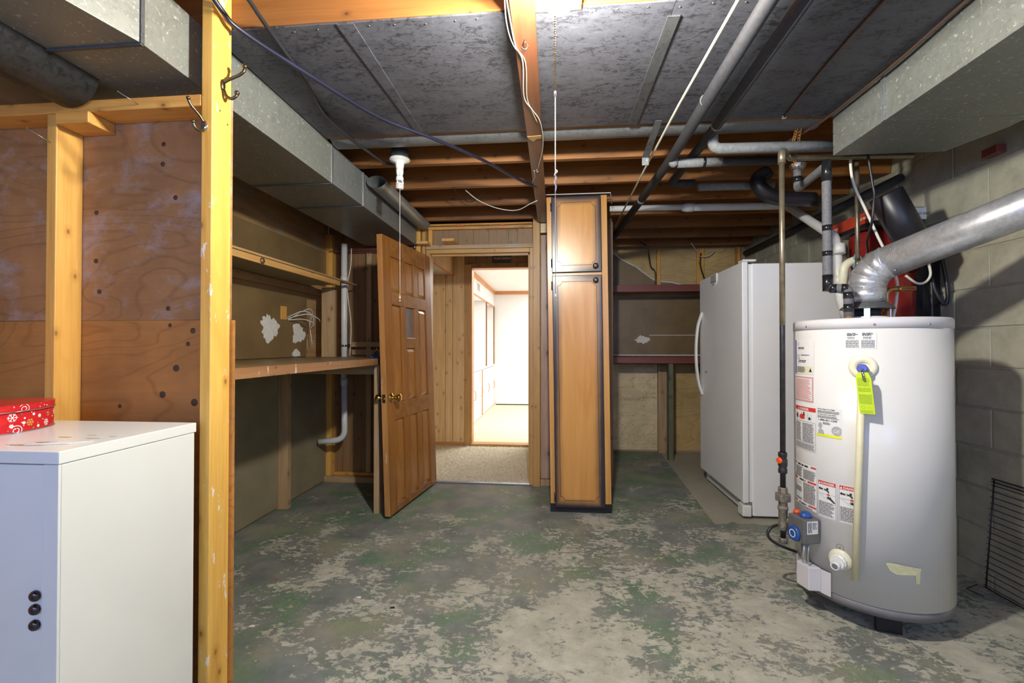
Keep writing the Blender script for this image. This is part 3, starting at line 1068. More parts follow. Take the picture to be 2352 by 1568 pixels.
def wdt(a0, a1):
    return R(a1 - a0) * HR


# energy / guarantee label
L = hpatch('label', -191, -163, 1.07, 1.23, 'paper_white', h)
hpatch('stripe', -191, -188, 1.07, 1.23, 'blue_violet', L, .0016, 2)
hpatch('panel', -187, -164.5, 1.077, 1.107, 'paper_cream', L, .0016, 8)
hprint(-191, 1.07, [text_geo('9', .062, .022, .05)], 'print_grey', L, 'numeral')
hprint(-191, 1.07, [print_lines(.045, .10, .055, .068, 2, 3), print_lines(.06, .12, .087, .093, 1, 4), print_lines(.035, .09, .117, .128, 2, 5),
                    print_lines(.024, .095, .008, .036, 5, 6), ringp(.035, .142, .006, .0015, 12), poly([(.115, .012), (.133, .012), (.124, .03)])], 'print_black', L)
# red and white guarantee sheet
L = hpatch('label', -191, -163.5, .943, 1.06, 'paper_white', h)
W = wdt(-191, -163.5)
st = []
for i in range(16):
    x = W * i / 16
    for y in (.001, .109):
        st.append(poly([(x, y), (x + W / 34, y), (x + W / 18, y + .007), (x + W / 18 - W / 34, y + .007)]))
for i in range(11):
    y = .010 + .009 * i
    st.append(poly([(W - .008, y), (W - .001, y + .004), (W - .001, y + .008), (W - .008, y + .004)]))
st.append(print_lines(.005, W - .012, .012, .106, 19, 9, .38))
hprint(-191, .943, st, 'print_red', L)
# flammable vapour danger label
L = hpatch('label', -191.5, -161, .718, .922, 'paper_white', h)
W = wdt(-191.5, -161)
hpatch('header', -191, -161.4, .900, .919, 'print_red', L, .0016, 8)
hprint(-191.5, .718, [text_geo('DANGER', .016, .05, .1855, bold=.0004), poly([(.033, .1855), (.045, .1855), (.039, .196)])], 'paper_white', L, 'lettering', .0022)
hprint(-191.5, .718, [poly([(.045, .148), (.058, .142), (.075, .142), (.09, .146), (.086, .153), (.089, .162), (.080, .160), (.078, .170), (.071, .163), (.064, .172), (.060, .161), (.053, .163)]),
                      ringp(.025, .155, .012, .002)], 'print_red', L, 'flames')
hprint(-191.5, .718, [disc(.082, .173, .0045, 10), poly([(.076, .160), (.090, .160), (.087, .170), (.079, .170)]), rect(.018, .032, .146, .164),
                      rect(.108, .130, .144, .145), rect(.108, .109, .144, .172), rect(.129, .130, .144, .172), disc(.119, .150, .007, 10),
                      rect(.004, W - .004, .1325, .1335), rect(.004, W - .004, .004, .005), rect(W - .005, W - .004, .004, .133),
                      print_lines(.008, .06, .04, .128, 16, 11, .5), print_lines(.072, W - .01, .04, .128, 16, 12, .5),
                      rect(.004, W - .004, .036, .037), print_lines(.008, W - .01, .008, .033, 5, 13, .5, .05)], 'print_black', L)
# telephone help sticker
L = hpatch('label', -160.2, -140.1, .80, .928, 'paper_white', h)
W = wdt(-160.2, -140.1)
hpatch('stripe', -160.2, -140.1, .80, .8115, 'print_yellow', L, .0016, 6)
hprint(-160.2, .80, [text_geo("We're Here To Help!", .0085, .003, .1185, bold=.0002), print_lines(.003, W - .006, .104, .116, 4, 21, .5),
                     text_geo('On est la pour vous aider!', .0075, .003, .096, bold=.0002), print_lines(.003, W - .004, .082, .0935, 4, 22, .5),
                     text_geo('1-800-431-1549', .0125, .006, .0695, bold=.0003), print_lines(.028, .06, .055, .066, 4, 23, .5)], 'print_black', L, 'lettering')
hprint(-160.2, .80, [disc(.016, .048, .0095, 16, .0135), poly([(.005, .012), (.034, .012), (.031, .026), (.022, .034), (.012, .034), (.007, .026)])], 'print_grey', L, 'portrait')
gx, gy = .085, .032
arc = [(gx + .0205 * cos(R(a)), gy + .0205 * sin(R(a))) for a in range(0, 360, 15)]
hprint(-160.2, .80, [poly([(min(x, W - .0003), max(y, .0118)) for x, y in arc]), ringp(gx - .0035, gy, .0215, .001)][:1], 'print_grey', L, 'emblem')
hprint(-160.2, .80, [text_geo('GE', .021, gx - .0165, gy - .0075, shear=.25)], 'paper_white', L, 'lettering', .0024)
# instruction sheet
L = hpatch('label', -192, -161.2, .45, .655, 'paper_white', h)
W = wdt(-192, -161.2)
for g in ((.0, .02, .193, .2), (W - .03, W - .001, .193, .2), (0, .028, .122, .13), (W - .05, W - .001, .122, .13), (.0, .024, .014, .021), (W - .045, W - .001, .014, .021)):
    hprint(-192, .45, [rect(*g)], 'print_red', L, 'red_bar')
hprint(-192, .45, [print_lines(.03, W - .04, .19, .2, 1, 30, .8), print_lines(.01, .07, .135, .185, 12, 31, .55), print_lines(.078, W - .004, .135, .18, 11, 32, .55),
                   print_lines(.045, W - .06, .121, .13, 1, 33, .8), print_lines(.01, .07, .065, .09, 7, 34, .55), print_lines(.078, W - .004, .028, .118, 21, 35, .55),
                   print_lines(.01, .07, .028, .04, 3, 36, .55), print_lines(.04, W - .05, .012, .02, 1, 37, .8), print_lines(.01, W - .01, .002, .010, 2, 38, .5),
                   ringp(.03, .105, .008, .001), ringp(.055, .108, .006, .001), ringp(.04, .052, .007, .001)], 'print_black', L)
# two scald warning labels
for a0, a1, sd in ((-159.7, -144.3, 40), (-142.4, -127.0, 50)):
    L = hpatch('label', a0, a1, .444, .607, 'paper_white', h)
    W = wdt(a0, a1)
    hprint(a0, .444, [rect(.002, W - .002, .143, .160)], 'print_red', L, 'header', .0017)
    hprint(a0, .444, [text_geo('DANGER', .0135, .0165, .1465, bold=.0004), poly([(.004, .146), (.014, .146), (.009, .156)])], 'paper_white', L, 'lettering', .0024)
    hprint(a0, .444, [rect(.002, .0028, .003, .143), rect(W - .0028, W - .002, .003, .143), rect(.002, W - .002, .003, .0038), rect(.002, W - .002, .104, .1048),
                      disc(.010, .125, .0055, 10), disc(.019, .124, .0045, 10), ringp(.029, .124, .004, .001, 12), disc(.043, .129, .005, 10),
                      poly([(.030, .121), (.040, .119), (.046, .112), (.050, .112), (.050, .118), (.044, .126), (.030, .127)]),
                      poly([(.052, .084), (.072, .070), (.074, .076), (.058, .092), (.056, .099), (.053, .093), (.046, .101), (.047, .093), (.040, .098), (.043, .090), (.036, .092), (.043, .086)]),
                      poly([(.010, .101), (.011, .101), (.045, .078), (.044, .078)]),
                      print_lines(.005, W - .006, .010, .072, 13, sd, .5, .3)], 'print_black', L)
    hprint(a0, .444, [poly([(.042, .108), (.051, .108), (.053, .101), (.041, .101)])], 'print_red', L, 'hot_water', .0021)
# small label under the cap
L = hpatch('label', -137.4, -116.5, 1.191, 1.26, 'paper_white', h)
W = wdt(-137.4, -116.5)
hprint(-137.4, 1.191, [print_lines(.004, .05, .004, .036, 8, 60, .5, .05), print_lines(.057, W - .004, .004, .036, 8, 61, .5, .05),
                       print_lines(.01, .045, .04, .05, 3, 62, .5, .3), print_lines(.063, W - .01, .04, .05, 3, 63, .5, .3),
                       print_lines(.008, .046, .053, .066, 3, 64, .7, .3), print_lines(.06, W - .006, .053, .066, 3, 65, .7, .3)], 'print_black', L)
# round approval mark, torn tape
hprint(-145, .319, [ringp(.016, .016, .0135, .0012, 24), text_geo('8', .012, .0125, .0125), rect(.005, .027, .0095, .0105)], 'print_black', h, 'approval_mark')
rd = random.Random(8)
top = [(0, .056), (.015, .06), (.04, .058), (.07, .055), (.10, .051), (.122, .048)]
bot = [(.006, .044), (.016, .026), (.036, .016), (.066, .018), (.098, .020), (.116, .027)]
m = MB()
vs_ = [onh(-112 + math.degrees(x / HR), .262 + y, HR + .0016) for x, y in top + bot]
m.add(vs_, [(i, 6 + i, 7 + i, 1 + i) for i in range(5)])
m.add([onh(-112 + math.degrees(x / HR), .262 + y, HR + .0016) for x, y in ((.10, .024), (.118, .03), (.116, -.012), (.102, -.016))], [(0, 1, 2, 3)])
obj('torn_tape', m, 'tape_yellow', h)
# relief valve, its discharge pipe and tag
ra, rz_ = -125.3, 1.113
ax = Vector((cos(R(ra)), sin(R(ra)), 0))
rv = obj('relief_flange', MB().lathe([(.05, -.004), (.049, .004), (.04, .009), (.022, .011), (.02, .002)], onh(ra, rz_), ax, 32), 'cream_plastic', h)
obj('valve_body', MB().lathe([(.017, 0), (.017, .03), (.0145, .034), (.0145, .046)], onh(ra, rz_ - .004), ax, 20), 'brass', rv)
obj('valve_disc', MB().lathe([(.018, .046), (.019, .05), (.015, .056)], onh(ra, rz_ - .004), ax, 20), 'blue_violet', rv)
p = Vector(onh(ra, rz_ - .006)) + ax * .058
obj('test_lever', MB().tube([p, p + ax * .012 + Vector((.004, 0, -.018)), p + ax * .016 + Vector((.009, 0, -.045))], [.005, .0055, .005], 8), 'chrome', rv)
p0 = Vector(onh(-125.6, 1.10, HR + .032))
p1 = Vector(onh(-130.4, .231, HR + .037))
obj('discharge_pipe', MB().tube([p0, lerp(p0, p1, .5), p1], .0135, 16), 'cream_pipe', h)
tg = Vector(onh(-125, 1.09, HR + .066))
u = Vector((-ax.y, ax.x, 0))
f = lambda x, y, o=0: tuple(tg + u * x + Vector((0, 0, 1)) * (y + 0) + ax * (o + .12 * y) + u * (-.07 * y))
out = [(-.022, -.165), (.028, -.165), (.026, -.02), (.018, .004), (-.014, .004), (-.024, -.012)]
tgo = obj('warning_tag', MB().prism(out, -.0006, .0006, lambda x, y, o: f(x, y, o)), 'tag_yellow', h)
m = MB()
for g in (print_lines(-.019, .022, -.052, -.018, 9, 70, .5), print_lines(-.019, .022, -.075, -.058, 5, 71, .55, .05), print_lines(-.019, .023, -.125, -.085, 13, 72, .6, .03),
          print_lines(-.019, .024, -.161, -.15, 3, 73, .5), ringp(-.009, -.139, .005, .001, 10), rect(.006, .02, -.14, -.139)):
    flat(m, g, lambda x, y: f(x, y, .0009))
obj('print', m, 'print_tag', tgo)
# drain valve
da = -141.8
ax = Vector((cos(R(da)), sin(R(da)), 0))
dv = obj('drain_flange', MB().lathe([(.046, -.004), (.044, .005), (.03, .010), (.026, .011)], onh(da, .283), ax, 32), 'cream_plastic', h)
obj('valve_handle', MB().lathe([(.026, .008), (.032, .010), (.032, .024), (.027, .028), (.027, .034)], onh(da, .279), ax, 12, False), 'white_plastic', dv)
obj('spout', MB().lathe([(.017, .030), (.017, .056), (.012, .056), (.011, .045)], onh(da, .275), ax + Vector((0, 0, -.12)), 20), 'white_plastic', dv)
obj('spout_bore', MB().lathe([(.0095, .050), (.0095, .0565)], onh(da, .275), ax + Vector((0, 0, -.12)), 16), 'heater_grey', dv)
# gas control and burner cover
ga = -166
ax = Vector((cos(R(ga)), sin(R(ga)), 0))
M = Matrix.Translation(Vector(onh(ga, 0, HR))) @ Matrix.Rotation(R(ga), 4, 'Z')
gc = obj('gas_control', MB().box(.004, .085, -.048, .05, .322, .432).xf(M), 'control_grey', h, .006)
obj('temperature_dial', MB().lathe([(.034, 0), (.034, .012), (.030, .016)], M @ Vector((.083, -.004, .355)), M.to_3x3() @ Vector((1, 0, 0)), 28), 'blue_plastic', gc)
obj('temperature_dial_face', MB().lathe([(.018, 0), (.018, .0015), (.014, .0015), (.014, 0)], M @ Vector((.0985, -.004, .355)), M.to_3x3() @ Vector((1, 0, 0)), 28), 'paper_white', gc)
obj('gas_knob', MB().lathe([(.024, 0), (.026, .008), (.020, .018), (.008, .024)], M @ Vector((.045, .012, .432)), (0, 0, 1), 12, False), 'blue_plastic', gc)
obj('pilot_button', MB().lathe([(.014, 0), (.015, .010), (.010, .016)], M @ Vector((.05, -.034, .432)), (0, 0, 1), 12), 'orange_button', gc)
obj('data_sticker', MB().box(.018, .072, .0502, .0508, .368, .425).xf(M), 'paper_white', gc)
m = MB()
for g in (print_lines(-.068, -.048, .375, .42, 12, 80, .6, .05), print_lines(-.045, -.022, .39, .42, 6, 81, .5, .3)):
    flat(m, g, lambda x, y: tuple(M @ Vector((-x, .0511, y))))
obj('print', m, 'print_black', gc)
obj('burner_tube', MB().tube([M @ Vector((.035, -.01, .322)), M @ Vector((.038, -.008, .25)), M @ Vector((.03, -.005, .19))], .011, 12), 'aluminium', gc)
obj('pilot_tube', MB().tube([M @ Vector((.045, .028, .322)), M @ Vector((.045, .024, .25)), M @ Vector((.03, .018, .19))], .004, 8), 'aluminium', gc)
cv = hpatch('burner_cover', -191, -148.5, .108, .212, 'heater_cap', h, .006, 16)
m = MB()
m.prism([(-.05, .002), (.05, .002), (.036, .052), (-.036, .052)], .112, .216, lambda a, b, z: tuple(M @ Vector((b, a + .0, z))))
obj('cover_box', m, 'heater_cap', h, .004)
# draft hood and water nipples
hd = obj('draft_hood', MB().lathe([(.105, 1.372), (.103, 1.378), (.078, 1.398), (.078, 1.402)], (HX, HY, 0), n=40), 'galv_dark', h)
for a in (-122, -40, 58, 140):
    m = MB().box(-.011, .011, -.002, .002, 1.32, 1.38)
    m.xf(Matrix.Translation((HX + .088 * cos(R(a)), HY + .088 * sin(R(a)), 0)) @ Matrix.Rotation(R(a + 90), 4, 'Z'))
    obj('hood_strap', m, 'chrome', hd)
obj('flue_collar', MB().lathe([(.082, 1.326), (.082, 1.336), (.06, 1.338)], (HX, HY, 0), n=32), 'heater_cap', h)
obj('flue_throat', MB().lathe([(.052, 1.338), (.052, 1.37)], (HX, HY, 0), n=24), 'dark_recess', h)

# ---- flue pipe
fp = thing('flue_pipe', (HX, HY, 1.40), 'shiny round galvanized flue pipe rising from the water heater towards the block wall', 'flue pipe')
FR = .074
obj('pipe_section', MB().lathe([(FR, 1.402), (FR, 1.475)], (HX, HY, 0), n=36), 'galv_flue', fp)
c0 = Vector((HX, HY, 1.475))
dirf = Vector((.44, -.56, .235)).normalized()
dh = Vector((dirf.x, dirf.y, 0)).normalized()
th = math.acos(dirf.z)
RB = .11
bendp = [c0 + dh * (RB * (1 - cos(th * i / 3))) + Vector((0, 0, RB * sin(th * i / 3))) for i in range(4)]
e2 = bendp[-1]
for i in range(3):
    obj('elbow_gore', MB().tube([bendp[i] - (bendp[i + 1] - bendp[i]) * .18, bendp[i + 1] + (bendp[i + 1] - bendp[i]) * .18], FR - .0005 * i, 40), 'galv_flue', fp)
p_end = e2 + dirf * .9
obj('pipe_section', MB().tube([e2 - dirf * .05, p_end], FR - .002, 36), 'galv_flue', fp)
for c, ax, rr in ((c0, bendp[1] - c0 + Vector((0, 0, .03)), FR + .003), (bendp[1], bendp[2] - bendp[0], FR + .003), (bendp[2], bendp[3] - bendp[1], FR + .003), (e2, dirf, FR + .002)):
    ax = Vector(ax).normalized()
    obj('elbow_bead', MB().lathe([(rr - .004, -.004), (rr, 0), (rr - .004, .004)], c, ax, 36), 'galv_flue', fp)
m = MB()
for c, q in ((e2 + dirf * .05, Vector((-.6, -.6, .5))), (e2 + dirf * .03, Vector((-.2, -.7, -.6))), (Vector((HX, HY, 1.41)), Vector((-.9, -.4, 0))), (Vector((HX, HY, 1.42)), Vector((.2, -.95, 0)))):
    ax = dirf if c.z > 1.45 else Vector((0, 0, 1))
    q = (q - ax * q.dot(ax)).normalized()
    obj('screw', MB().lathe([(.005, -.002), (.005, .003), (.002, .005)], c + q * FR, q, 8), 'chrome', fp)

# ---- upright freezer
z = thing('upright_freezer', (1.66, 3.79, 0), 'tall white upright freezer with a long bowed door handle', 'freezer')
bx('body', (1.372, 1.985, 3.325, 4.245, .02, 1.778), 'white_enamel', z, .006)
fd = bx('door', (1.305, 1.346, 3.318, 4.252, .112, 1.79), 'white_enamel', z, .008, seg=3)
bx('gasket', (1.346, 1.372, 3.335, 4.235, .115, 1.775), 'paper_white', z)
hp = [(1.305, 4.19, .775), (1.296, 4.19, .80), (1.268, 4.185, .90), (1.252, 4.18, 1.02), (1.248, 4.18, 1.14), (1.252, 4.18, 1.26), (1.268, 4.185, 1.38), (1.296, 4.19, 1.47), (1.305, 4.19, 1.50)]
m = MB().tube(smooth_path(hp, 5), .013, 12)
for i, v in enumerate(m.v):
    m.v[i] = (v[0], 4.185 + (v[1] - 4.185) * 1.7, v[2])
obj('handle', m, 'white_plastic', fd)
dp = obj('control_display', MB().prism([(3.80, 1.79), (3.95, 1.79), (3.95, 1.725), (3.925, 1.70), (3.875, 1.688), (3.825, 1.70), (3.80, 1.725)], 1.297, 1.306, lambda u, v, hh_: (hh_, u, v)), 'white_plastic', fd, .003)
bx('display_window', (1.2962, 1.2972, 3.815, 3.935, 1.735, 1.782), 'print_grey', dp)
bx('display_bar', (1.2955, 1.2962, 3.815, 3.935, 1.722, 1.731), 'control_grey', dp)
obj('display_button', MB().lathe([(.009, 0), (.009, .002)], (1.297, 3.875, 1.708), (-1, 0, 0), 12), 'control_grey', dp)
obj('keyhole', MB().lathe([(.007, 0), (.006, .003)], (1.305, 3.77, 1.60), (-1, 0, 0), 12), 'white_plastic', fd)
bx('hinge_cover', (1.308, 1.40, 3.312, 3.40, 1.790, 1.806), 'white_plastic', z, .006)
bx('bottom_hinge', (1.318, 1.362, 3.325, 3.38, .100, .111), 'chrome', z, .002)
bx('foot_cover', (1.298, 1.360, 3.31, 3.40, .02, .098), 'white_plastic', z, .008)
gr = bx('toe_grille', (1.352, 1.371, 3.40, 4.23, .022, .10), 'white_plastic', z, .002)
bx('grille_slot', (1.349, 1.3515, 3.50, 4.13, .05, .098), 'dark_recess', gr)
for i in range(4):
    bx('slat', (1.343, 1.3488, 3.50, 4.13, .054 + .011 * i, .059 + .011 * i), 'white_plastic', gr)
bx('logo_badge', (1.3035, 1.305, 4.06, 4.11, .97, .985), 'print_grey', fd)

# ---- tall pantry cabinet
LEAN = Matrix.Translation((.2, 3.34, 0)) @ Matrix.Rotation(R(-.75), 4, 'Y') @ Matrix.Translation((-.2, -3.34, 0))
pc = thing('pantry_cabinet', (.19, 3.6, 0), 'tall narrow maple pantry cabinet with dark edged doors in two tiers', 'cabinet')


def lb(name, a, mat, par, bev=0, **k):
    return obj(name, MB().box(*a).xf(LEAN), mat, par, bev, **k)


lb('side_panel', (-.026, -.010, 3.355, 3.90, .065, 2.29), 'cabinet_maple', pc, .001)
lb('side_panel', (.392, .408, 3.355, 3.90, .065, 2.29), 'cabinet_maple', pc, .001)
lb('top_panel', (-.010, .392, 3.355, 3.90, 2.275, 2.29), 'cabinet_maple_x', pc)
lb('back_panel', (-.010, .392, 3.89, 3.90, .065, 2.275), 'cabinet_maple', pc)
lb('face_stile', (-.026, .012, 3.336, 3.355, .065, 2.29), 'cabinet_maple', pc, .002)
lb('face_stile', (.366, .408, 3.336, 3.355, .065, 2.29), 'cabinet_maple', pc, .002)
lb('face_rail', (.012, .366, 3.337, 3.355, 2.26, 2.29), 'cabinet_maple_x', pc, .002)
lb('face_rail', (.012, .366, 3.337, 3.355, 1.70, 1.745), 'cabinet_maple_x', pc, .002)
lb('face_rail', (.012, .366, 3.337, 3.355, .065, .10), 'cabinet_maple_x', pc, .002)
lb('toe_kick', (-.026, .408, 3.40, 3.88, 0, .064), 'black_finish', pc)
lb('toe_board', (-.028, .41, 3.345, 3.36, .0, .06), 'black_finish', pc)
for z0, z1, kz in ((1.735, 2.283, 1.775), (.045, 1.712, 1.672)):
    dd = obj('door', MB().box(.008, .362, 3.314, 3.334, z0, z1).xf(LEAN), 'antiqued_maple', pc, .004)
    dd['panel_height'] = z1 - z0
    # routed line with scooped corners
    x0, x1, b0_, b1, q = .046, .324, z0 + .05, z1 - .045, .03
    path = []
    for cx, cz, a0, a1 in ((x0, b0_, 90, 0), (x1, b0_, 180, 90), (x1, b1, 270, 180), (x0, b1, 360, 270)):
        path += [(cx + q * cos(R(a0 + (a1 - a0) * i / 5)), 3.3135, cz + q * sin(R(a0 + (a1 - a0) * i / 5))) for i in range(6)]
    m = MB().tube(path + [path[0]], .0014, 5).xf(LEAN)
    obj('routed_line', m, 'black_finish', dd)
    kb = obj('knob', MB().lathe([(.010, 0), (.008, .010), (.018, .014), (.020, .018), (.016, .022), (.010, .0235), (.004, .024)], LEAN @ Vector((.318, 3.313, kz)), (0, -1, 0), 24), 'dark_bronze', dd)
    for i in range(8):
        a = 2 * pi * i / 8
        obj('rosette', MB().sphere(LEAN @ Vector((.318 + .0125 * cos(a), 3.291, kz + .0125 * sin(a))), .0035, 8, 5), 'dark_bronze', kb) if i % 2 == 0 else None
    for zh in (z0 + .07, z1 - .07):
        obj('hinge', MB().cyl((.006, 3.325, zh - .03), (.006, 3.325, zh + .03), .005, 8).xf(LEAN), 'black_finish', dd)

# ---- panelled wooden door, standing open and leaning
hinge = Vector((-1.062, 3.925, .02))
free = Vector((-1.170, 3.086, .02))
dx = (free - hinge).normalized()
DW = (free - hinge).length
dz = Vector((-.034, 0, 1)).normalized()
dyv = dz.cross(dx).normalized()          # towards +X (the face seen)
if dyv.x < 0:
    dyv = -dyv
DM = Matrix(((dx.x, dyv.x, dz.x, hinge.x), (dx.y, dyv.y, dz.y, hinge.y), (dx.z, dyv.z, dz.z, hinge.z), (0, 0, 0, 1)))
dr = thing('door_1', hinge, kind='structure')
T = .042


def dbx(name, a, mat, par=dr, bev=.003, **k):
    return obj(name, MB().box(*a).xf(DM), mat, par, bev, **k)


def flip(mb):
    mb.f = [tuple(reversed(q)) for q in mb.f]
    return mb


dbx('stile', (.002, .115, 0, T, 0, 1.965), 'door_wood')
dbx('stile', (DW - .115, DW, 0, T, 0, 1.965), 'door_wood')
cw = (DW - .23 - 2 * .075) / 3
cx = [.115 + i * (cw + .075) for i in range(3)]
rows = ((0, .045), (.65, .77), (1.48, 1.575), (1.83, 1.965))
for a, b in rows:
    dbx('rail', (.1155, DW - .1155, .001, T - .001, a, b), 'door_wood_rail')
for a, b in ((.045, .65), (.77, 1.48), (1.575, 1.83)):
    for i in (0, 1):
        dbx('mullion', (cx[i] + cw, cx[i] + cw + .075, .001, T - .001, a + .0005, b - .0005), 'door_wood')
dbx('rail', (cx[1] + .0005, cx[1] + cw - .0005, .001, T - .001, 1.165, 1.245), 'door_wood_rail')
cells = []
for i in range(3):
    cells += [(i, .045, .65), (i, 1.575, 1.83)]
    if i != 1:
        cells.append((i, .77, 1.48))
cells.append((1, .77, 1.165))
for i, a, b in cells:
    x0, x1 = cx[i] + .001, cx[i] + cw - .001
    a, b = a + .001, b - .001
    e = .028
    m = MB()
    for s_, y0, y1 in ((1, T * .5, T - .006), (-1, T * .5, .006)):
        vs = [(x0, y0 + s_ * .006, a), (x1, y0 + s_ * .006, a), (x1, y0 + s_ * .006, b), (x0, y0 + s_ * .006, b),
              (x0 + e, y1, a + e), (x1 - e, y1, a + e), (x1 - e, y1, b - e), (x0 + e, y1, b - e)]
        m.add(vs, [(0, 1, 5, 4), (1, 2, 6, 5), (2, 3, 7, 6), (3, 0, 4, 7), (4, 5, 6, 7)])
    obj('panel', m.xf(DM), 'door_panel', dr)
dbx('pane', (cx[1] + .001, cx[1] + cw - .001, T * .5 - .003, T * .5 + .003, 1.246, 1.479), 'lens_grey', bev=0)
dbx('edge_strip', (DW, DW + .002, .001, T - .001, .002, 1.963), 'door_edge', bev=0)
kx, kz = DW - .065, .815
lp = dbx('latch_plate', (DW + .002, DW + .0035, .008, T - .008, kz - .03, kz + .03), 'chrome')
obj('latch_bolt', MB().box(DW + .0035, DW + .014, .014, T - .014, kz - .008, kz + .008).xf(DM), 'brass', lp, .002)
for s_, y0 in ((1, T), (-1, 0)):
    c = DM @ Vector((kx, y0, kz))
    axv = (DM.to_3x3() @ Vector((0, s_, 0))).normalized()
    kn = obj('knob', MB().lathe([(.034, 0), (.033, .005), (.018, .012), (.011, .016), (.011, .034), (.018, .040), (.024, .052), (.027, .066), (.025, .070), (.012, .071)], c, axv, 28), 'brass', dr)
obj('hook_screw', MB().lathe([(.006, 0), (.005, .004)], DM @ Vector((DW - .05, T, 1.86)), dyv, 10), 'chrome', dr)

# ---- white base cabinet and tin at the left
cb = thing('base_cabinet', (-1.6, 1.16, 0), 'white painted base cabinet with a chipped top beside the wooden post', 'cabinet')
bx('side_panel', (-1.160, -1.137, .962, 1.355, 0, .926), 'cabinet_white', cb, .002)
bx('side_panel', (-2.02, -2.0, .975, 1.355, 0, .926), 'cabinet_white', cb, .002)
bx('back_panel', (-1.998, -1.162, 1.34, 1.355, 0, .926), 'cabinet_white', cb)
bx('worktop', (-2.03, -1.136, .955, 1.362, .927, .957), 'cabinet_white', cb, .0025)
bx('front_stile', (-1.176, -1.137, .955, .9615, 0, .9262), 'cabinet_white', cb, .001)
fdr = bx('door', (-1.60, -1.178, .958, .976, .06, .924), 'cabinet_white', cb, .003)
fdr2 = bx('door', (-2.0, -1.603, .958, .976, .06, .924), 'cabinet_white', cb, .003)
for kz in (.625, .594, .558):
    obj('knob', MB().lathe([(.010, 0), (.0125, .003), (.0125, .006), (.0105, .010), (.006, .0125), (.002, .0132)], (-1.192, .958, kz), (0, -1, 0), 20), 'gunmetal', fdr)
rd = random.Random(4)
m = MB()
for cx_, cy_, rx, ry in ((-1.245, 1.045, .06, .014), (-1.30, 1.01, .05, .01), (-1.21, 1.10, .02, .004), (-1.26, 1.14, .016, .003), (-1.30, 1.11, .025, .004), (-1.185, 1.13, .01, .003)):
    pts = [(cx_ + rx * cos(2 * pi * i / 16) * rd.uniform(.5, 1.2), cy_ + ry * sin(2 * pi * i / 16) * rd.uniform(.4, 1.4)) for i in range(16)]
    obj('paint_chip', MB().prism(pts, .957, .9575, lambda u, v, hh_: (u, v, hh_)), 'old_lumber_x', cb)
pts = [(-1.29, 1.005), (-1.20, 1.03), (-1.17, 1.065), (-1.20, 1.05), (-1.24, 1.048), (-1.265, 1.03)]
obj('paint_flake', MB().prism(pts, .9576, .9595, lambda u, v, hh_: (u, v, hh_)), 'plaster', cb)

TX, TY, TA, TB, TZ = -1.613, 1.14, .118, .175, .9575
tn = thing('cookie_tin', (TX, TY, TZ), 'red oval cookie tin printed with snowflakes and swirls on the white cabinet', 'tin')


def tp(s, zz, o=0):
    """point on the oval side: s = fraction of turn, measured from +X"""
    a = 2 * pi * s
    ex = 2 / 2.0
    ca, sa = cos(a), sin(a)
    return (TX + (TA + o) * math.copysign(abs(ca) ** ex, ca), TY + (TB + o) * math.copysign(abs(sa) ** ex, sa), TZ + zz)


def oval(z0, z1, o):
    m = MB().grid(lambda u, v: tp(u, z0 + (z1 - z0) * v, o), 60, 1)
    m.f.append(tuple(60 * 0 + 61 + i for i in range(60)))
    m.sm.append(False)
    return m


obj('tin_body', oval(.0, .061, 0), 'tin_red', tn)
lid = obj('lid', oval(.0585, .079, .0022), 'tin_red', tn)
obj('rim', MB().tube([tp(i / 60, .0595, .003) for i in range(61)], .0015, 6), 'aluminium', tn)
obj('rim', MB().tube([tp(i / 60, .0015, .001) for i in range(61)], .0015, 6), 'aluminium', tn)


def tin_print(geos, mat, name, o=.0006):
    m = MB()
    for vs, fs in geos:
        m.add([tp(x, y, o) for x, y in vs], fs)
    return obj(name, m, mat, tn, kind='stuff')


KS = 1 / 1.05     # turn fraction per metre of girth, roughly
def flake(x, y, r, w=.0012):
    g = []
    for i in range(6):
        a = pi * i / 3
        def ln(px, py, qx, qy):
            dx_, dy_ = qx - px, qy - py
            L_ = math.hypot(dx_, dy_)
            nx_, ny_ = -dy_ / L_ * w / 2, dx_ / L_ * w / 2
            g.append(poly([(x + (px + nx_) * KS, y + py + ny_), (x + (px - nx_) * KS, y + py - ny_), (x + (qx - nx_) * KS, y + qy - ny_), (x + (qx + nx_) * KS, y + qy + ny_)]))
        ln(0, 0, r * cos(a), r * sin(a))
        for s_ in (1, -1):
            b = (r * .55 * cos(a), r * .55 * sin(a))
            ln(b[0], b[1], b[0] + r * .42 * cos(a + s_ * .9), b[1] + r * .42 * sin(a + s_ * .9))
    return g


def swirl(x, y, r, w=.0016, turns=1.6):
    g = []
    n = 26
    P_ = [(r * (1 - .75 * i / n) * cos(-turns * 2 * pi * i / n + 2.6), r * (1 - .75 * i / n) * sin(-turns * 2 * pi * i / n + 2.6)) for i in range(n + 1)]
    for a, b in zip(P_, P_[1:]):
        L_ = math.hypot(b[0] - a[0], b[1] - a[1])
        nx_, ny_ = -(b[1] - a[1]) / L_ * w / 2, (b[0] - a[0]) / L_ * w / 2
        g.append(poly([(x + (a[0] + nx_) * KS, y + a[1] + ny_), (x + (a[0] - nx_) * KS, y + a[1] - ny_), (x + (b[0] - nx_) * KS, y + b[1] - ny_), (x + (b[0] + nx_) * KS, y + b[1] + ny_)]))
    return g


def dot(x, y, r):
    return [([(x + r * KS * cos(2 * pi * i / 10), y + r * sin(2 * pi * i / 10)) for i in range(10)], [tuple(range(10))])]


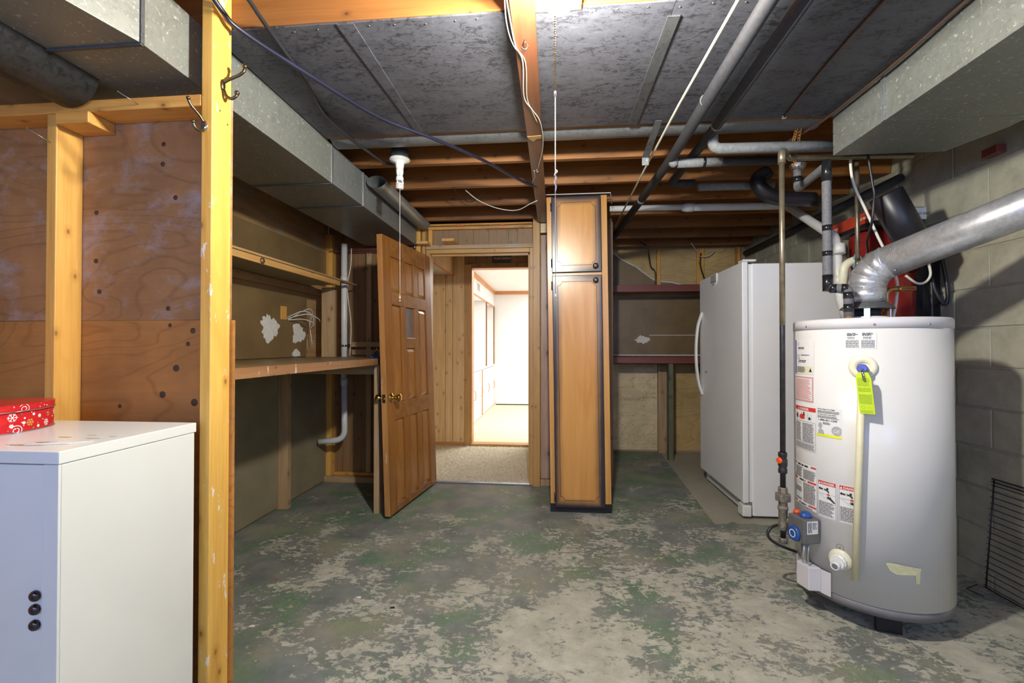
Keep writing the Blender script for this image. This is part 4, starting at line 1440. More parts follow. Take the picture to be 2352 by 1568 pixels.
wh, gd, gn = [], [], []
for x, y, r in ((-.004, .044, .0125), (.092, .017, .0105), (.145, .042, .009), (-.11, .03, .012), (-.2, .04, .011), (.24, .03, .011), (.066, .040, .0055), (.022, .026, .0045), (.062, .011, .0045), (-.006, .021, .0055)):
    wh += flake(x, y, r, .0016)
for x, y, r in ((.038, .025, .0105), (-.06, .03, .010), (.2, .02, .009)):
    gd += flake(x, y, r, .0016)
for x, y, r in ((.006, .007, .015), (.155, .012, .009), (-.09, .012, .014)):
    wh += [([(a_, max(b_, .003)) for a_, b_ in vs], fs) for vs, fs in swirl(x, y, r, .0022)]
gd += swirl(.10, .040, .0075, .0013)
wh += dot(.048, .047, .0040) + dot(.024, .039, .0028) + dot(.128, .030, .0028)
gn += dot(.016, .052, .0026) + dot(.045, .006, .0024) + dot(.085, .045, .0015)
rd = random.Random(6)
for i in range(40):
    x, y = rd.uniform(-.2, .22), rd.uniform(.004, .055)
    (wh, wh, wh, gd, gn)[i % 5].extend(dot(x, y, rd.choice((.0009, .0012, .0016))))
tin_print(wh, 'paper_white', 'print')
tin_print(gd, 'tin_gold', 'print')
tin_print(gn, 'tin_green', 'print')
m = MB()
for x, y, r in ((.022, .066, .014),):
    for vs, fs in swirl(x, y, r):
        m.add([tp(a, min(max(b, .061), .078), .0028) for a, b in vs], fs)
for i in range(14):
    for vs, fs in dot(rd.uniform(-.15, .2), rd.uniform(.063, .076), rd.choice((.001, .0016))):
        m.add([tp(a, b, .0028) for a, b in vs], fs)
obj('lid_print', m, 'paper_white', tn, kind='stuff')

# ================================================================== PIPES, LIGHTS, SHELVES AND SMALL THINGS
# ---- workbench and shelf along the left wall
wbh = thing('workbench', (-1.64, 2.6, 0), 'paint spattered wooden workbench along the left wall', 'workbench')
bx('worktop', (-2.02, -1.272, 1.492, 3.70, 1.08, 1.112), 'brown_board', wbh, .002)
bx('front_edge', (-1.271, -1.25, 1.492, 3.70, 1.068, 1.113), 'bench_edge', wbh, .002)
bx('leg', (-1.292, -1.254, 3.185, 3.275, 0, 1.067), 'old_stud', wbh, .003)
bx('bearer', (-2.0, -1.275, 3.30, 3.34, .99, 1.079), 'old_lumber_x', wbh, .002)
sh = thing('wall_shelf', (-1.85, 2.6, 1.68), 'rough wooden shelf above the workbench with a splintered front edge', 'shelf')
obj('shelf_board', MB().prism([(-2.02, 1.495), (-1.69, 1.495), (-1.69, 3.55), (-1.70, 3.83), (-1.78, 3.55), (-2.02, 3.55)], 1.722, 1.734, lambda u, v, hh_: (u, v, hh_)), 'old_lumber_y', sh)
bx('front_board', (-1.72, -1.70, 1.495, 3.50, 1.682, 1.721), 'fir_y', sh, .002)
bx('shelf_bottom', (-1.995, -1.7205, 1.495, 3.50, 1.69, 1.7215), 'grey_brown_board', sh)
obj('ring_hook', MB().tube([(-1.697 + .012 * sin(a) * .3, 2.52 + .014 * sin(a), 1.70 + .014 * cos(a)) for a in [2 * pi * i / 16 for i in range(17)]], .003, 8), 'black_iron', sh)
bx('lumber_post', (-1.895, -1.785, 3.575, 3.615, 1.1125, 1.6815), 'old_stud', bev=.003, label='short wooden post standing on the workbench under the shelf', cat='post')
tl = thing('hand_tool', (-1.33, 3.32, 1.113), 'small tool with a blue base lying on the workbench beside the open door', 'tool')
bx('base', (-1.365, -1.30, 3.30, 3.345, 1.113, 1.128), 'blue_plastic', tl, .004)
bx('head', (-1.345, -1.315, 3.31, 3.335, 1.128, 1.16), 'black_finish', tl, .003)
obj('pin', MB().cyl((-1.325, 3.32, 1.16), (-1.325, 3.32, 1.195), .003, 8), 'chrome', tl)
cw_ = thing('loose_wires', (-1.98, 3.4, 1.38), 'tangle of thin pale loose cables sticking out of the brown wall board', 'cable')
for k, p in enumerate(([(-2.02, 3.30, 1.42), (-1.93, 3.36, 1.47), (-1.90, 3.45, 1.44), (-1.93, 3.52, 1.36)], [(-2.02, 3.30, 1.41), (-1.92, 3.40, 1.45), (-1.88, 3.50, 1.42), (-1.90, 3.56, 1.40)],
                       [(-2.02, 3.31, 1.40), (-1.95, 3.38, 1.41), (-1.90, 3.46, 1.385), (-1.95, 3.50, 1.34)], [(-2.02, 3.31, 1.40), (-1.93, 3.42, 1.49), (-1.93, 3.50, 1.47), (-1.98, 3.55, 1.38), (-1.97, 3.57, 1.22)])):
    obj('wire', MB().tube(smooth_path(p, 6), .0035, 6), 'white_cable', cw_)

# ---- PVC drain at the left
pv = thing('pvc_drain_pipe', (-1.8, 3.78, .4), 'white PVC drain pipe with an elbow beside the lumber post', 'pipe')
obj('pipe', MB().tube(bend([(-1.80, 3.78, 2.08), (-1.797, 3.78, .86)], .01), .026, 18), 'pvc_white', pv)
obj('pipe', MB().tube(bend([(-1.797, 3.78, .86), (-1.79, 3.78, .40), (-2.0, 3.74, .385)], .09, 8), .0255, 18), 'pvc_white', pv)
obj('coupling', MB().cyl((-1.797, 3.78, .87), (-1.797, 3.78, .93), .030, 18), 'pvc_white', pv)
obj('coupling', MB().cyl((-1.80, 3.78, 1.75), (-1.80, 3.78, 1.80), .030, 18), 'pvc_white', pv)
cl = obj('clamp', MB().lathe([(.029, -.008), (.029, .008)], (-1.798, 3.78, 1.205), n=18), 'chrome', pv)
bx('clamp_tab', (-1.772, -1.74, 3.775, 3.785, 1.19, 1.22), 'chrome', cl, .003)
obj('electrical_cable', MB().tube(smooth_path([(-1.755, 3.82, 2.05), (-1.76, 3.82, 1.9), (-1.80, 3.84, 1.7), (-1.765, 3.84, 1.4), (-1.77, 3.83, 1.115)], 6), .0045, 8), 'white_cable', label='thin pale cable hanging beside the PVC drain pipe', cat='cable')

# ---- alcove shelves
for z0, z1, lab in ((1.772, 1.845, 'maroon painted shelf at the alcove back, upper of the two'), (1.022, 1.086, 'maroon painted shelf at the alcove back, lower, on a blotched post')):
    s_ = thing('alcove_shelf', (1.2, 5.1, z0), lab, 'shelf', 'maroon alcove shelves')
    bx('shelf_board', (.505, 1.985, 4.925, 5.334, z1 - .022, z1), 'maroon_board', s_, .002)
    bx('front_board', (.505, 1.985, 4.90, 4.924, z0, z1), 'maroon_board', s_, .002)
bx('shelf_post', (1.195, 1.24, 4.92, 5.01, 0, 1.021), 'camo_post', bev=.003, label='green and brown blotched post propping the lower alcove shelf', cat='post')

# ---- pipes under the ceiling at the right
def pipe(name, pts, r, mat, label, cat='pipe', group=None, bends=.035, bands=(), bandmat='black_tape', n=14):
    root = thing(name, pts[-1], label, cat, group)
    obj('pipe', MB().tube(bend(pts, bends), r, n), mat, root)
    for p, q in bands:
        obj('tape_band', MB().cyl(p, q, r + .0012, n), bandmat, root)
    return root


pipe('insulated_pipe', [(.632, .7, 2.225), (.636, 2.545, 2.22), (.54, 4.28, 2.195)], .026, 'foam_dark', 'dark foam wrapped pipe running front to back beside the cream rope', bands=(((.633, 1.96, 2.225), (.633, 1.966, 2.225)), ((.60, 3.2, 2.211), (.598, 3.24, 2.21))), bandmat='foam_light')
pp = pipe('insulated_pipe', [(.665, 2.55, 2.195), (1.20, 2.553, 2.195)], .0235, 'foam_dark', 'short dark foam wrapped branch pipe ending at the chain', bands=(((.80, 2.55, 2.195), (.815, 2.55, 2.195)),))
obj('foam_sleeve', MB().cyl((.668, 2.55, 2.195), (.90, 2.551, 2.195), .0245, 14), 'foam_light', pp)
obj('elbow', MB().sphere((.648, 2.548, 2.20), .027, 14, 8), 'foam_light', pp)
pp = pipe('insulated_pipe', [(.745, .7, 2.25), (.772, 2.30, 2.25), (.75, 3.02, 2.25), (.90, 3.03, 2.25)], .024, 'foam_dark', 'dark foam wrapped pipe running front to back, farther from the cream rope', bands=(((.771, 2.24, 2.25), (.7715, 2.255, 2.25)),), bandmat='foam_light')
pipe('insulated_pipe', [(.79, 2.36, 2.265), (.79, 2.355, 2.185), (1.45, 2.375, 2.185)], .026, 'foam_light', 'pale grey foam wrapped pipe with an elbow, crossing behind the rusty chain', bends=.05)
pipe('insulated_pipe', [(.93, 3.05, 2.23), (1.40, 3.06, 2.23)], .024, 'foam_light', 'pale grey foam wrapped pipe high between the rear joists')
obj('flex_hose', MB().tube(smooth_path([(1.33, 3.0, 2.29), (1.27, 2.98, 2.24), (1.30, 2.98, 2.17), (1.40, 3.0, 2.13), (1.62, 3.02, 2.12)], 6), .045, 14), 'black_finish', label='fat black corrugated hose hanging between the joists', cat='hose')
ip = pipe('insulated_pipe', [(1.29, 2.55, 2.20), (1.288, 2.55, 2.035), (1.262, 2.245, 2.04), (1.261, 2.24, 1.468), (1.325, 2.198, 1.462), (1.325, 2.195, 1.335)], .0195, 'foam_grey', 'grey foam wrapped cold water pipe with black tape bands dropping to the heater', bends=.02,
          bands=(((1.2615, 2.241, 2.06), (1.2615, 2.241, 1.965)), ((1.261, 2.24, 1.76), (1.261, 2.24, 1.735)), ((1.261, 2.24, 1.64), (1.261, 2.24, 1.618)), ((1.261, 2.24, 1.53), (1.261, 2.24, 1.455)),
                 ((1.268, 2.235, 1.466), (1.29, 2.221, 1.465)), ((1.305, 2.211, 1.464), (1.325, 2.198, 1.462)), ((1.325, 2.196, 1.445), (1.325, 2.196, 1.415)), ((1.325, 2.195, 1.39), (1.325, 2.195, 1.355)),
                 ((1.288, 2.55, 2.10), (1.288, 2.55, 2.07))))
obj('nipple', MB().cyl((1.325, 2.195, 1.355), (1.325, 2.195, 1.324), .014, 14), 'copper', ip)
obj('foil_wrap', MB().lathe([(.024, 0), (.036, .012), (.041, .03), (.03, .045), (.034, .06)], (1.29, 2.55, 2.135), n=11, smooth=False), 'foil', ip)
cp = pipe('copper_pipe', [(1.597, 2.36, 1.33), (1.597, 2.36, 1.475), (1.725, 2.36, 1.478)], .011, 'copper', 'greenish copper hot water pipe bending off the heater top', bends=.03)
obj('nut', MB().lathe([(.02, 0), (.02, .035), (.024, .036), (.024, .045)], (1.597, 2.36, 1.323), n=6, smooth=False), 'copper', cp)
obj('coupling', MB().cyl((1.645, 2.36, 1.4765), (1.665, 2.36, 1.4768), .0135, 12), 'copper', cp)
pipe('copper_pipe', [(1.585, 2.55, 2.29), (1.585, 2.55, 1.40)], .0105, 'bronze_pipe', 'thin dull copper pipe standing upright in front of the red vacuum', bands=(((1.585, 2.55, 1.66), (1.585, 2.55, 1.60)),), bandmat='bronze_pipe')

gp = thing('gas_pipe', (1.066, 2.26, .28), 'black iron gas pipe standing upright in front of the freezer', 'pipe')
gx_, gy_ = 1.0685, 2.262
obj('pipe', MB().tube([(1.0735, 2.264, 2.09), (gx_, gy_, .30)], .0118, 14), 'black_iron', gp)
obj('pipe', MB().tube([(1.10, 2.295, 2.128), (1.16, 2.37, 2.13), (1.75, 2.40, 2.135)], .0135, 14), 'bronze_pipe', gp)
obj('elbow', MB().tube(bend([(1.0735, 2.264, 2.065), (1.0735, 2.264, 2.128), (1.115, 2.31, 2.128)], .045, 8), .017, 16), 'bronze_pipe', gp)
obj('pipe', MB().tube([(1.0735, 2.264, 2.075), (1.0715, 2.263, 1.30)], .0121, 14), 'bronze_pipe', gp)
obj('shutoff_valve', MB().lathe([(.018, -.05), (.019, -.045), (.019, -.03), (.016, -.026), (.02, -.012), (.02, .012), (.016, .024), (.019, .03), (.019, .044), (.017, .048)], (gx_, gy_, .655), n=18), 'black_iron', gp)
obj('valve_handle', MB().lathe([(.014, 0), (.016, .006), (.012, .012)], (gx_ - .014, gy_ - .006, .665), (-1, -.3, 0), 14), 'orange_button', gp)
obj('union', MB().lathe([(.018, -.05), (.02, -.045), (.02, -.02), (.034, -.018), (.034, .012), (.022, .014), (.021, .04), (.018, .044)], (gx_, gy_, .495), n=8, smooth=False), 'worn_iron', gp)
obj('tee', MB().lathe([(.017, -.06), (.021, -.058), (.021, -.04), (.019, -.036), (.019, .03), (.022, .034), (.022, .05), (.017, .052)], (gx_, gy_, .40), n=16), 'worn_iron', gp)
obj('tee_arm', MB().tube([(gx_, gy_, .385), (1.14, 2.243, .385)], .017, 14), 'bronze_pipe', gp)
obj('drip_cap', MB().lathe([(.015, .0), (.019, .002), (.02, .022), (.018, .026)], (gx_, gy_, .278), n=16), 'worn_iron', gp)
obj('flexible_tube', MB().tube(smooth_path([(1.14, 2.36, .335), (1.058, 2.35, .318), (1.035, 2.34, .28), (1.07, 2.33, .245), (1.157, 2.32, .213)], 8), .007, 8), 'black_cable', label='thin black tube looping beside the heater base behind the gas pipe', cat='tube')

# ---- hanging chain
ch = thing('hanging_chain', (1.2, 2.42, 2.15), 'rusty chain hanging in two strands from the metal ceiling edge', 'chain')
for k, (a, b) in enumerate((((1.205, 2.39, 2.2835), (1.181, 2.42, 2.145)), ((1.222, 2.39, 2.2835), (1.232, 2.47, 2.13)))):
    a, b = Vector(a), Vector(b)
    n_ = 12
    t = (b - a).normalized()
    s1 = t.cross(Vector((0, 1, 0))).normalized()
    s2 = t.cross(s1)
    m = MB()
    for i in range(n_):
        c = a + (b - a) * ((i + .5) / n_)
        s_ = (s1 + s2 * .25).normalized() if i % 2 else (s1 * .55 + s2).normalized()
        L_ = (b - a).length / n_ * .72
        m.tube([c + t * (L_ * cos(q)) + s_ * (.0065 * sin(q)) for q in [2 * pi * j / 12 for j in range(13)]], .0022, 5, False)
    obj('chain_strand', m, 'rust', ch)

# ---- central vacuum, muffler and tubing
vc = thing('central_vacuum', (1.86, 2.79, .75), 'dark red central vacuum canister hung on the block wall', 'vacuum')
obj('canister', MB().lathe([(.145, .75), (.15, .77), (.15, 1.82), (.14, 1.845)], (1.86, 2.79, 0), n=48), 'red_enamel', vc)
obj('bottom_bucket', MB().lathe([(.13, .42), (.15, .45), (.152, .75)], (1.86, 2.79, 0), n=48), 'black_finish', vc)
bx('wall_bracket', (1.95, 2.134, 2.74, 2.84, 1.3, 1.7), 'black_finish', vc, .004)
hd = obj('head', MB().prism([(1.70, 2.605), (1.955, 2.605), (2.01, 2.70), (2.01, 2.96), (1.70, 2.96)], 1.846, 1.94, lambda u, v, hh_: (u, v, hh_)), 'black_finish', vc, .004)
fpnl = bx('front_plate', (1.698, 1.957, 2.596, 2.604, 1.872, 1.934), 'paper_white', vc, .001)
m = flat(MB(), text_geo('CYCLO VAC', .019, 1.868, 1.895, shear=.15, bold=.0004), lambda x, y: (x, 2.5955, y))
obj('logo_mark', MB().prism([(1.848, 1.895), (1.856, 1.895), (1.864, 1.910), (1.848, 1.910), (1.846, 1.907), (1.856, 1.907)], 2.5950, 2.5955, lambda u, v, hh_: (u, hh_, v)), 'print_black', fpnl)
obj('lettering', m, 'print_black', fpnl)
spl = bx('side_plate', (1.692, 1.699, 2.606, 2.955, 1.872, 1.934), 'red_label', vc, .001)
m = flat(MB(), text_geo('CYCLO VAC', .019, -2.745, 1.895, shear=.15, bold=.0004), lambda x, y: (1.6915, -x, y))
for g in (print_lines(-2.94, -2.89, 1.89, 1.91, 3, 5, .5),):
    flat(m, g, lambda x, y: (1.6915, -x, y))
obj('lettering', m, 'paper_white', spl)
mf = thing('exhaust_muffler', (1.80, 2.47, 1.69), 'black plastic exhaust muffler tube tilted in front of the red vacuum', 'muffler')
a, b = Vector((1.655, 2.45, 1.965)), Vector((1.79, 2.45, 1.70))
obj('muffler_body', MB().tube([a, a + (b - a) * .02, a + (b - a) * .98, b], [.066, .072, .072, .066], 28), 'black_finish', mf)
obj('muffler_neck', MB().tube([b, b + (b - a) * .12, Vector((1.86, 2.52, 1.63)), Vector((1.90, 2.62, 1.62))], [.045, .04, .03, .03], 20), 'black_finish', mf)

vt = thing('vacuum_tubing', (1.6, 3.3, 1.5), 'white PVC vacuum tubing crossing the ceiling and dropping behind the heater', 'pipe')
obj('pipe', MB().tube([(.43, 3.60, 2.268), (.99, 3.60, 2.266)], .022, 16), 'pvc_white', vt)
obj('pipe', MB().tube(bend([(.99, 3.60, 2.262), (1.74, 3.60, 2.255), (1.62, 2.80, 1.83), (1.612, 2.75, 1.50), (1.65, 2.75, 1.35)], .05), .027, 18), 'pvc_white', vt)
obj('coupling', MB().lathe([(.024, 0), (.033, .035), (.033, .085)], (.975, 3.60, 2.262), (1, 0, 0), 18), 'pvc_white', vt)
obj('coupling', MB().cyl((1.613, 2.755, 1.78), (1.612, 2.75, 1.725), .031, 18), 'pvc_white', vt)
obj('coupling', MB().cyl((1.612, 2.75, 1.60), (1.612, 2.75, 1.545), .031, 18), 'pvc_white', vt)
obj('elbow', MB().tube(bend([(1.612, 2.73, 1.50), (1.62, 2.72, 1.66), (1.70, 2.72, 1.69)], .06, 8), .023, 16), 'cream_plastic', vt)
obj('spring_clip', MB().tube(smooth_path([(1.585, 2.56, 1.69), (1.575, 2.56, 1.665), (1.59, 2.56, 1.645), (1.57, 2.56, 1.62), (1.60, 2.56, 1.61)], 5), .005, 8), 'blue_clip', label='small pale blue clip hooked beside the thin copper pipe', cat='clip')

# ---- cables and cords
def cable(pts, r, mat, label, name='electrical_cable', n=6, cat='cable'):
    return obj(name, MB().tube(smooth_path(pts, n), r, 8), mat, label=label, cat=cat)


cable([(1.484, 2.44, 2.20), (1.49, 2.44, 2.073), (1.512, 2.44, 1.984), (1.552, 2.44, 1.894), (1.612, 2.44, 1.749), (1.665, 2.44, 1.63), (1.70, 2.44, 1.52), (1.71, 2.46, 1.43), (1.70, 2.47, 1.335)], .0065, 'white_cable', 'flat white cable slanting down in front of the red vacuum to the heater')
cable([(1.742, 2.52, 1.63), (1.745, 2.5, 1.68), (1.768, 2.52, 1.72)], .006, 'white_cable', 'short white cable curving out below the black muffler')
cable([(1.783, 2.5, 1.56), (1.834, 2.5, 1.521), (1.875, 2.5, 1.525), (1.90, 2.5, 1.564), (1.89, 2.5, 1.63)], .006, 'white_cable', 'loop of white cable hanging behind the flue pipe')
cable([(1.51, 2.36, 2.18), (1.537, 2.36, 1.992), (1.545, 2.36, 1.94), (1.54, 2.36, 1.87), (1.545, 2.38, 1.80), (1.60, 2.5, 1.74), (1.66, 2.58, 1.66), (1.68, 2.6, 1.5)], .006, 'black_cable', 'black cable hanging between the copper pipe and the black muffler')
cable([(2.085, 2.68, 1.72), (2.10, 2.66, 1.55), (2.105, 2.66, 1.45), (2.09, 2.67, 1.43), (2.06, 2.68, 1.50), (2.05, 2.69, 1.57), (2.05, 2.69, 1.40), (2.05, 2.69, 1.2)], .009, 'black_cable', 'thick black cord hanging in a loop against the block wall')
cable([(-1.10, 1.30, 2.36), (-1.085, 1.40, 2.30), (-1.06, 1.46, 2.275), (-.968, 1.69, 2.268), (-.809, 2.043, 2.262), (-.60, 2.265, 2.25), (-.40, 2.545, 2.25), (-.163, 2.967, 2.255), (-.05, 3.1, 2.285)], .0085, 'blue_black_cable', 'blue black cable slung from the wooden post across to the brown beam board')
cable([(-.92, 1.1, 2.28), (-.93, 1.296, 2.262), (-.968, 1.44, 2.285), (-.99, 1.60, 2.285), (-1.01, 1.764, 2.285), (-1.07, 2.038, 2.2845), (-1.046, 2.287, 2.274), (-1.02, 2.45, 2.275), (-1.003, 2.601, 2.286), (-.975, 2.66, 2.29)], .0075, 'black_cable', 'black cable stapled under the metal ceiling towards the unlit fixture')
obj('rope', MB().tube([(.56, .6, 2.24), (.551, 1.42, 2.24), (.537, 2.015, 2.242), (.53, 2.746, 2.24), (.517, 4.1, 2.22)], .0058, 8), 'cream_rope', label='taut cream coloured rope stretched front to back under the ceiling', cat='rope')
cable([(1.03, 1.2, 2.284), (1.035, 1.53, 2.286), (1.042, 1.763, 2.286), (1.06, 2.0, 2.286), (1.086, 2.262, 2.286)], .005, 'copper_wire', 'thin brown cable stapled under the metal ceiling, ending at a white staple')
bx('cable_staple', (1.078, 1.094, 2.262, 2.272, 2.280, 2.2915), 'white_plastic', label='white staple holding the brown cable at the metal ceiling edge', cat='staple')
cable([(1.285, 1.2, 2.28), (1.29, 1.55, 2.284), (1.285, 1.842, 2.270), (1.28, 2.244, 2.274), (1.255, 2.40, 2.275), (1.20, 2.55, 2.27)], .006, 'copper_wire', 'brown cable running along the edge of the heater side duct')
bw = [(-.144, 1.30), (-.140, 1.459), (-.134, 1.577), (-.115, 1.675), (-.126, 1.908), (-.097, 2.016), (-.064, 2.137), (-.058, 2.391), (-.098, 2.71)]
cable([(x, y, 2.249) for x, y in bw], .0024, 'white_cable', 'thin white wire wandering along the brown beam board', 'thin_wire')
cable([(x - .014 * sin(i * 1.3), y, 2.2495) for i, (x, y) in enumerate(bw[:7])], .002, 'cream_rope', 'second thin cream wire twisted along the brown beam board', 'thin_wire')
cable([(-.118, 2.72, 2.249), (-.12, 2.83, 2.249), (-.14, 2.95, 2.262), (-.138, 3.1, 2.28)], .002, 'white_cable', 'short white wire end at the screw eye of the beam board', 'thin_wire')
cable([(-.62, 3.16, 2.296), (-.54, 3.25, 2.25), (-.42, 3.36, 2.225), (-.28, 3.39, 2.215), (-.17, 3.32, 2.24), (-.12, 3.3, 2.255)], .003, 'white_cable', 'thin pale wire sagging below the joists above the doorway', 'thin_wire')
cable([(-.70, 3.10, 2.297), (-.62, 3.30, 2.255), (-.48, 3.18, 2.297)], .003, 'black_cable', 'thin dark wire looped below the joist above the doorway', 'thin_wire')
cable([(-.55, 2.735, 2.37), (-.52, 2.74, 2.335), (-.42, 2.742, 2.33), (-.2, 2.742, 2.36), (.1, 2.742, 2.35), (.5, 2.742, 2.37)], .005, 'black_cable', 'dark cable drooping along the joist behind the unlit fixture')
cable([(.90, 4.9, 2.296), (.97, 4.95, 2.27), (1.02, 5.1, 2.26), (1.06, 5.25, 2.22), (1.09, 5.29, 2.10), (1.13, 5.295, 2.06), (1.145, 5.295, 1.99), (1.14, 5.3, 1.857)], .008, 'black_cable', 'black cable knotted on the upper alcove wall')
cable([(1.45, 5.0, 2.296), (1.55, 5.15, 2.24), (1.62, 5.25, 2.20), (1.72, 5.27, 2.21), (1.78, 5.28, 2.26)], .005, 'white_cable', 'pale cable drooping over the alcove corner above the freezer')
cable([(1.635, 5.28, 2.24), (1.63, 5.28, 2.1), (1.66, 5.25, 1.95), (1.665, 5.24, 1.856)], .008, 'black_cable', 'black cable dropping behind the freezer')
sb = thing('strap_bracket', (.49, 2.4, 2.2), 'bent galvanized strap hanging from the metal ceiling beside the cream rope', 'bracket')
obj('strap', MB().prism([(.485, 2.24), (.517, 2.24), (.505, 2.50), (.47, 2.50)], -.0015, .0015, lambda u, v, hh_: (u, v, 2.284 - (v - 2.24) * .28 + hh_)), 'galv_dark', sb)
bx('strap_end', (.47, .505, 2.496, 2.50, 2.17, 2.212), 'galv_duct', sb)
sw = obj('wire_bracket', MB().tube([(-.07, 3.28, 2.296), (-.06, 3.30, 2.294), (.40, 3.30, 2.295), (.425, 3.44, 2.26)], .0035, 6), 'string_white', label='bent white wire rod over the top of the pantry cabinet', cat='wire')

# ---- lit bulb with pull chain
lb_ = thing('bulb_fixture', (0.014, 1.2, 2.07), 'lit bare ceiling bulb with a beaded pull chain and string', 'light')
bxx, byy = .014, 1.2
bx('mounting_board', (-.06, .088, 1.06, 1.474, 2.282, 2.2995), 'fir_x', lb_, .002)
obj('outlet_box', MB().lathe([(.05, 2.262), (.052, 2.2815)], (bxx, byy, 0), n=8, smooth=False), 'galv_duct', lb_)
obj('lampholder', MB().lathe([(.058, 2.2615), (.058, 2.255), (.03, 2.248), (.024, 2.232), (.024, 2.21), (.02, 2.205)], (bxx, byy, 0), n=28), 'porcelain', lb_)
obj('bulb_cap', MB().lathe([(.0135, 2.205), (.0135, 2.19), (.016, 2.186)], (bxx, byy, 0), n=20), 'chrome', lb_)
obj('bulb', MB().lathe([(.016, 2.186), (.022, 2.176), (.034, 2.155), (.041, 2.128), (.040, 2.11), (.034, 2.094), (.022, 2.083), (.006, 2.079)], (bxx, byy, 0), n=28), 'bulb_glow', lb_)
px, py = .003, 1.15
obj('chain_arm', MB().cyl((bxx - .01, byy - .02, 2.225), (px, py, 2.22), .003, 8), 'brass', lb_)
m = MB()
zc = 2.215
while zc > 1.8442:
    m.sphere((px, py, zc), .0021, 6, 4)
    zc -= .0063
m.cyl((px, py, 2.22), (px, py, 1.8442), .0006, 5)
obj('bead_chain', m, 'brass', lb_)
obj('chain_end', MB().lathe([(.003, 0), (.0035, .006), (.002, .014)], (px, py, 1.8286), n=10), 'white_plastic', lb_)
obj('string', MB().cyl((px, py, 1.8322), (px, py, 1.3325), .0009, 6), 'string_white', lb_)
obj('string_knot', MB().tube(smooth_path([(px, py, 1.6431), (px + .0045, py, 1.6383), (px - .002, py - .003, 1.6299), (px + .003, py, 1.6239), (px - .0015, py, 1.6106), (px + .002, py - .002, 1.6010), (px, py, 1.5890)], 5), .002, 6), 'string_white', lb_)
obj('pull_tip', MB().lathe([(.0038, 0), (.0022, .006), (.001, .011)], (px, py, 1.3204), n=10), 'white_plastic', lb_)

# ---- unlit compact fluorescent in porcelain holder
cf = thing('unlit_bulb_fixture', (-.893, 2.575, 2.1), 'unlit spiral fluorescent lamp in a white porcelain holder with a pull string', 'light')
cx_, cy_ = -.893, 2.575
obj('outlet_box', MB().lathe([(.05, 2.29), (.05, 2.34)], (cx_, cy_, 0), n=20), 'galv_dark', cf)
bx('hanger_bar', (cx_ - .012, cx_ + .012, 2.6, 2.6915, 2.32, 2.34), 'galv_dark', cf)
obj('lampholder', MB().lathe([(.058, 2.288), (.06, 2.28), (.05, 2.272), (.026, 2.262), (.022, 2.235), (.022, 2.228)], (cx_, cy_, 0), n=28), 'porcelain', cf)
obj('socket_switch', MB().lathe([(.019, 2.228), (.021, 2.222), (.021, 2.205), (.017, 2.19), (.018, 2.187)], (cx_, cy_, 0), n=20), 'white_plastic', cf)
obj('lamp_base', MB().lathe([(.016, 2.187), (.021, 2.182), (.022, 2.165), (.018, 2.16)], (cx_, cy_, 0), n=20), 'white_plastic', cf)
sp = [(cx_ + .019 * cos(a), cy_ + .019 * sin(a), 2.150 - .012 * a / (2 * pi)) for a in [i * pi / 6 for i in range(0, 37)]]
obj('spiral_tube', MB().tube([(cx_ + .012, cy_, 2.162)] + sp + [(cx_, cy_, 2.112)], .0052, 8), 'porcelain', cf)
obj('spiral_tube', MB().tube([(cx_ - .012, cy_ - .004, 2.162), (cx_ - .012, cy_ - .006, 2.14)], .0052, 8), 'porcelain', cf)
obj('pull_string', MB().cyl((cx_ + .008, cy_ - .022, 2.215), (cx_ + .010, cy_ - .022, 1.49), .0013, 6), 'string_white', cf)
obj('pull_tip', MB().lathe([(.0025, 0), (.006, .006), (.006, .012), (.002, .024)], (cx_ + .010, cy_ - .022, 1.47), n=12), 'tin_gold', cf)
obj('pull_tip_bead', MB().sphere((cx_ + .010, cy_ - .022, 1.462), .0045, 10, 6), 'white_plastic', cf)

# ---- coat hooks and nails on the partition
hk = thing('coat_hook', (-1.105, 1.43, 2.03), 'brass double coat hook on the bright side of the wooden post', 'hook', 'coat hooks on the post')
obj('hook_plate', MB().lathe([(.010, 0), (.011, .003), (.006, .007)], (-1.109, 1.43, 2.068), (1, 0, 0), 16).xf(Matrix.Translation((0, 0, 2.06)) @ Matrix.Scale(1.9, 4, (0, 0, 1)) @ Matrix.Translation((0, 0, -2.06))), 'antique_brass', hk)
obj('upper_hook', MB().tube(smooth_path([(-1.103, 1.43, 2.085), (-1.09, 1.433, 2.095), (-1.06, 1.44, 2.112), (-1.044, 1.443, 2.125), (-1.04, 1.445, 2.14)], 6), .0052, 10).sphere((-1.04, 1.445, 2.145), .0088, 12, 8), 'antique_brass', hk)
obj('lower_hook', MB().tube(smooth_path([(-1.103, 1.43, 2.058), (-1.096, 1.432, 2.04), (-1.080, 1.435, 2.032), (-1.067, 1.438, 2.04), (-1.064, 1.44, 2.05)], 6), .0052, 10).sphere((-1.064, 1.44, 2.053), .0085, 12, 8), 'antique_brass', hk)
hk = thing('coat_hook', (-1.146, 1.38, 1.9), 'dark chromed double coat hook on the shaded edge of the wooden post', 'hook', 'coat hooks on the post')
obj('hook_plate', MB().lathe([(.012, 0), (.012, .003), (.006, .006)], (-1.135, 1.385, 1.918), (0, -1, 0), 18).xf(Matrix.Translation((0, 0, 1.918)) @ Matrix.Scale(1.5, 4, (0, 0, 1)) @ Matrix.Translation((0, 0, -1.918))), 'chrome', hk)
obj('upper_hook', MB().tube(smooth_path([(-1.136, 1.381, 1.93), (-1.140, 1.37, 1.945), (-1.148, 1.345, 1.965), (-1.150, 1.335, 1.98)], 6), .0043, 10).sphere((-1.150, 1.335, 1.984), .0062, 12, 8), 'antique_brass', hk)
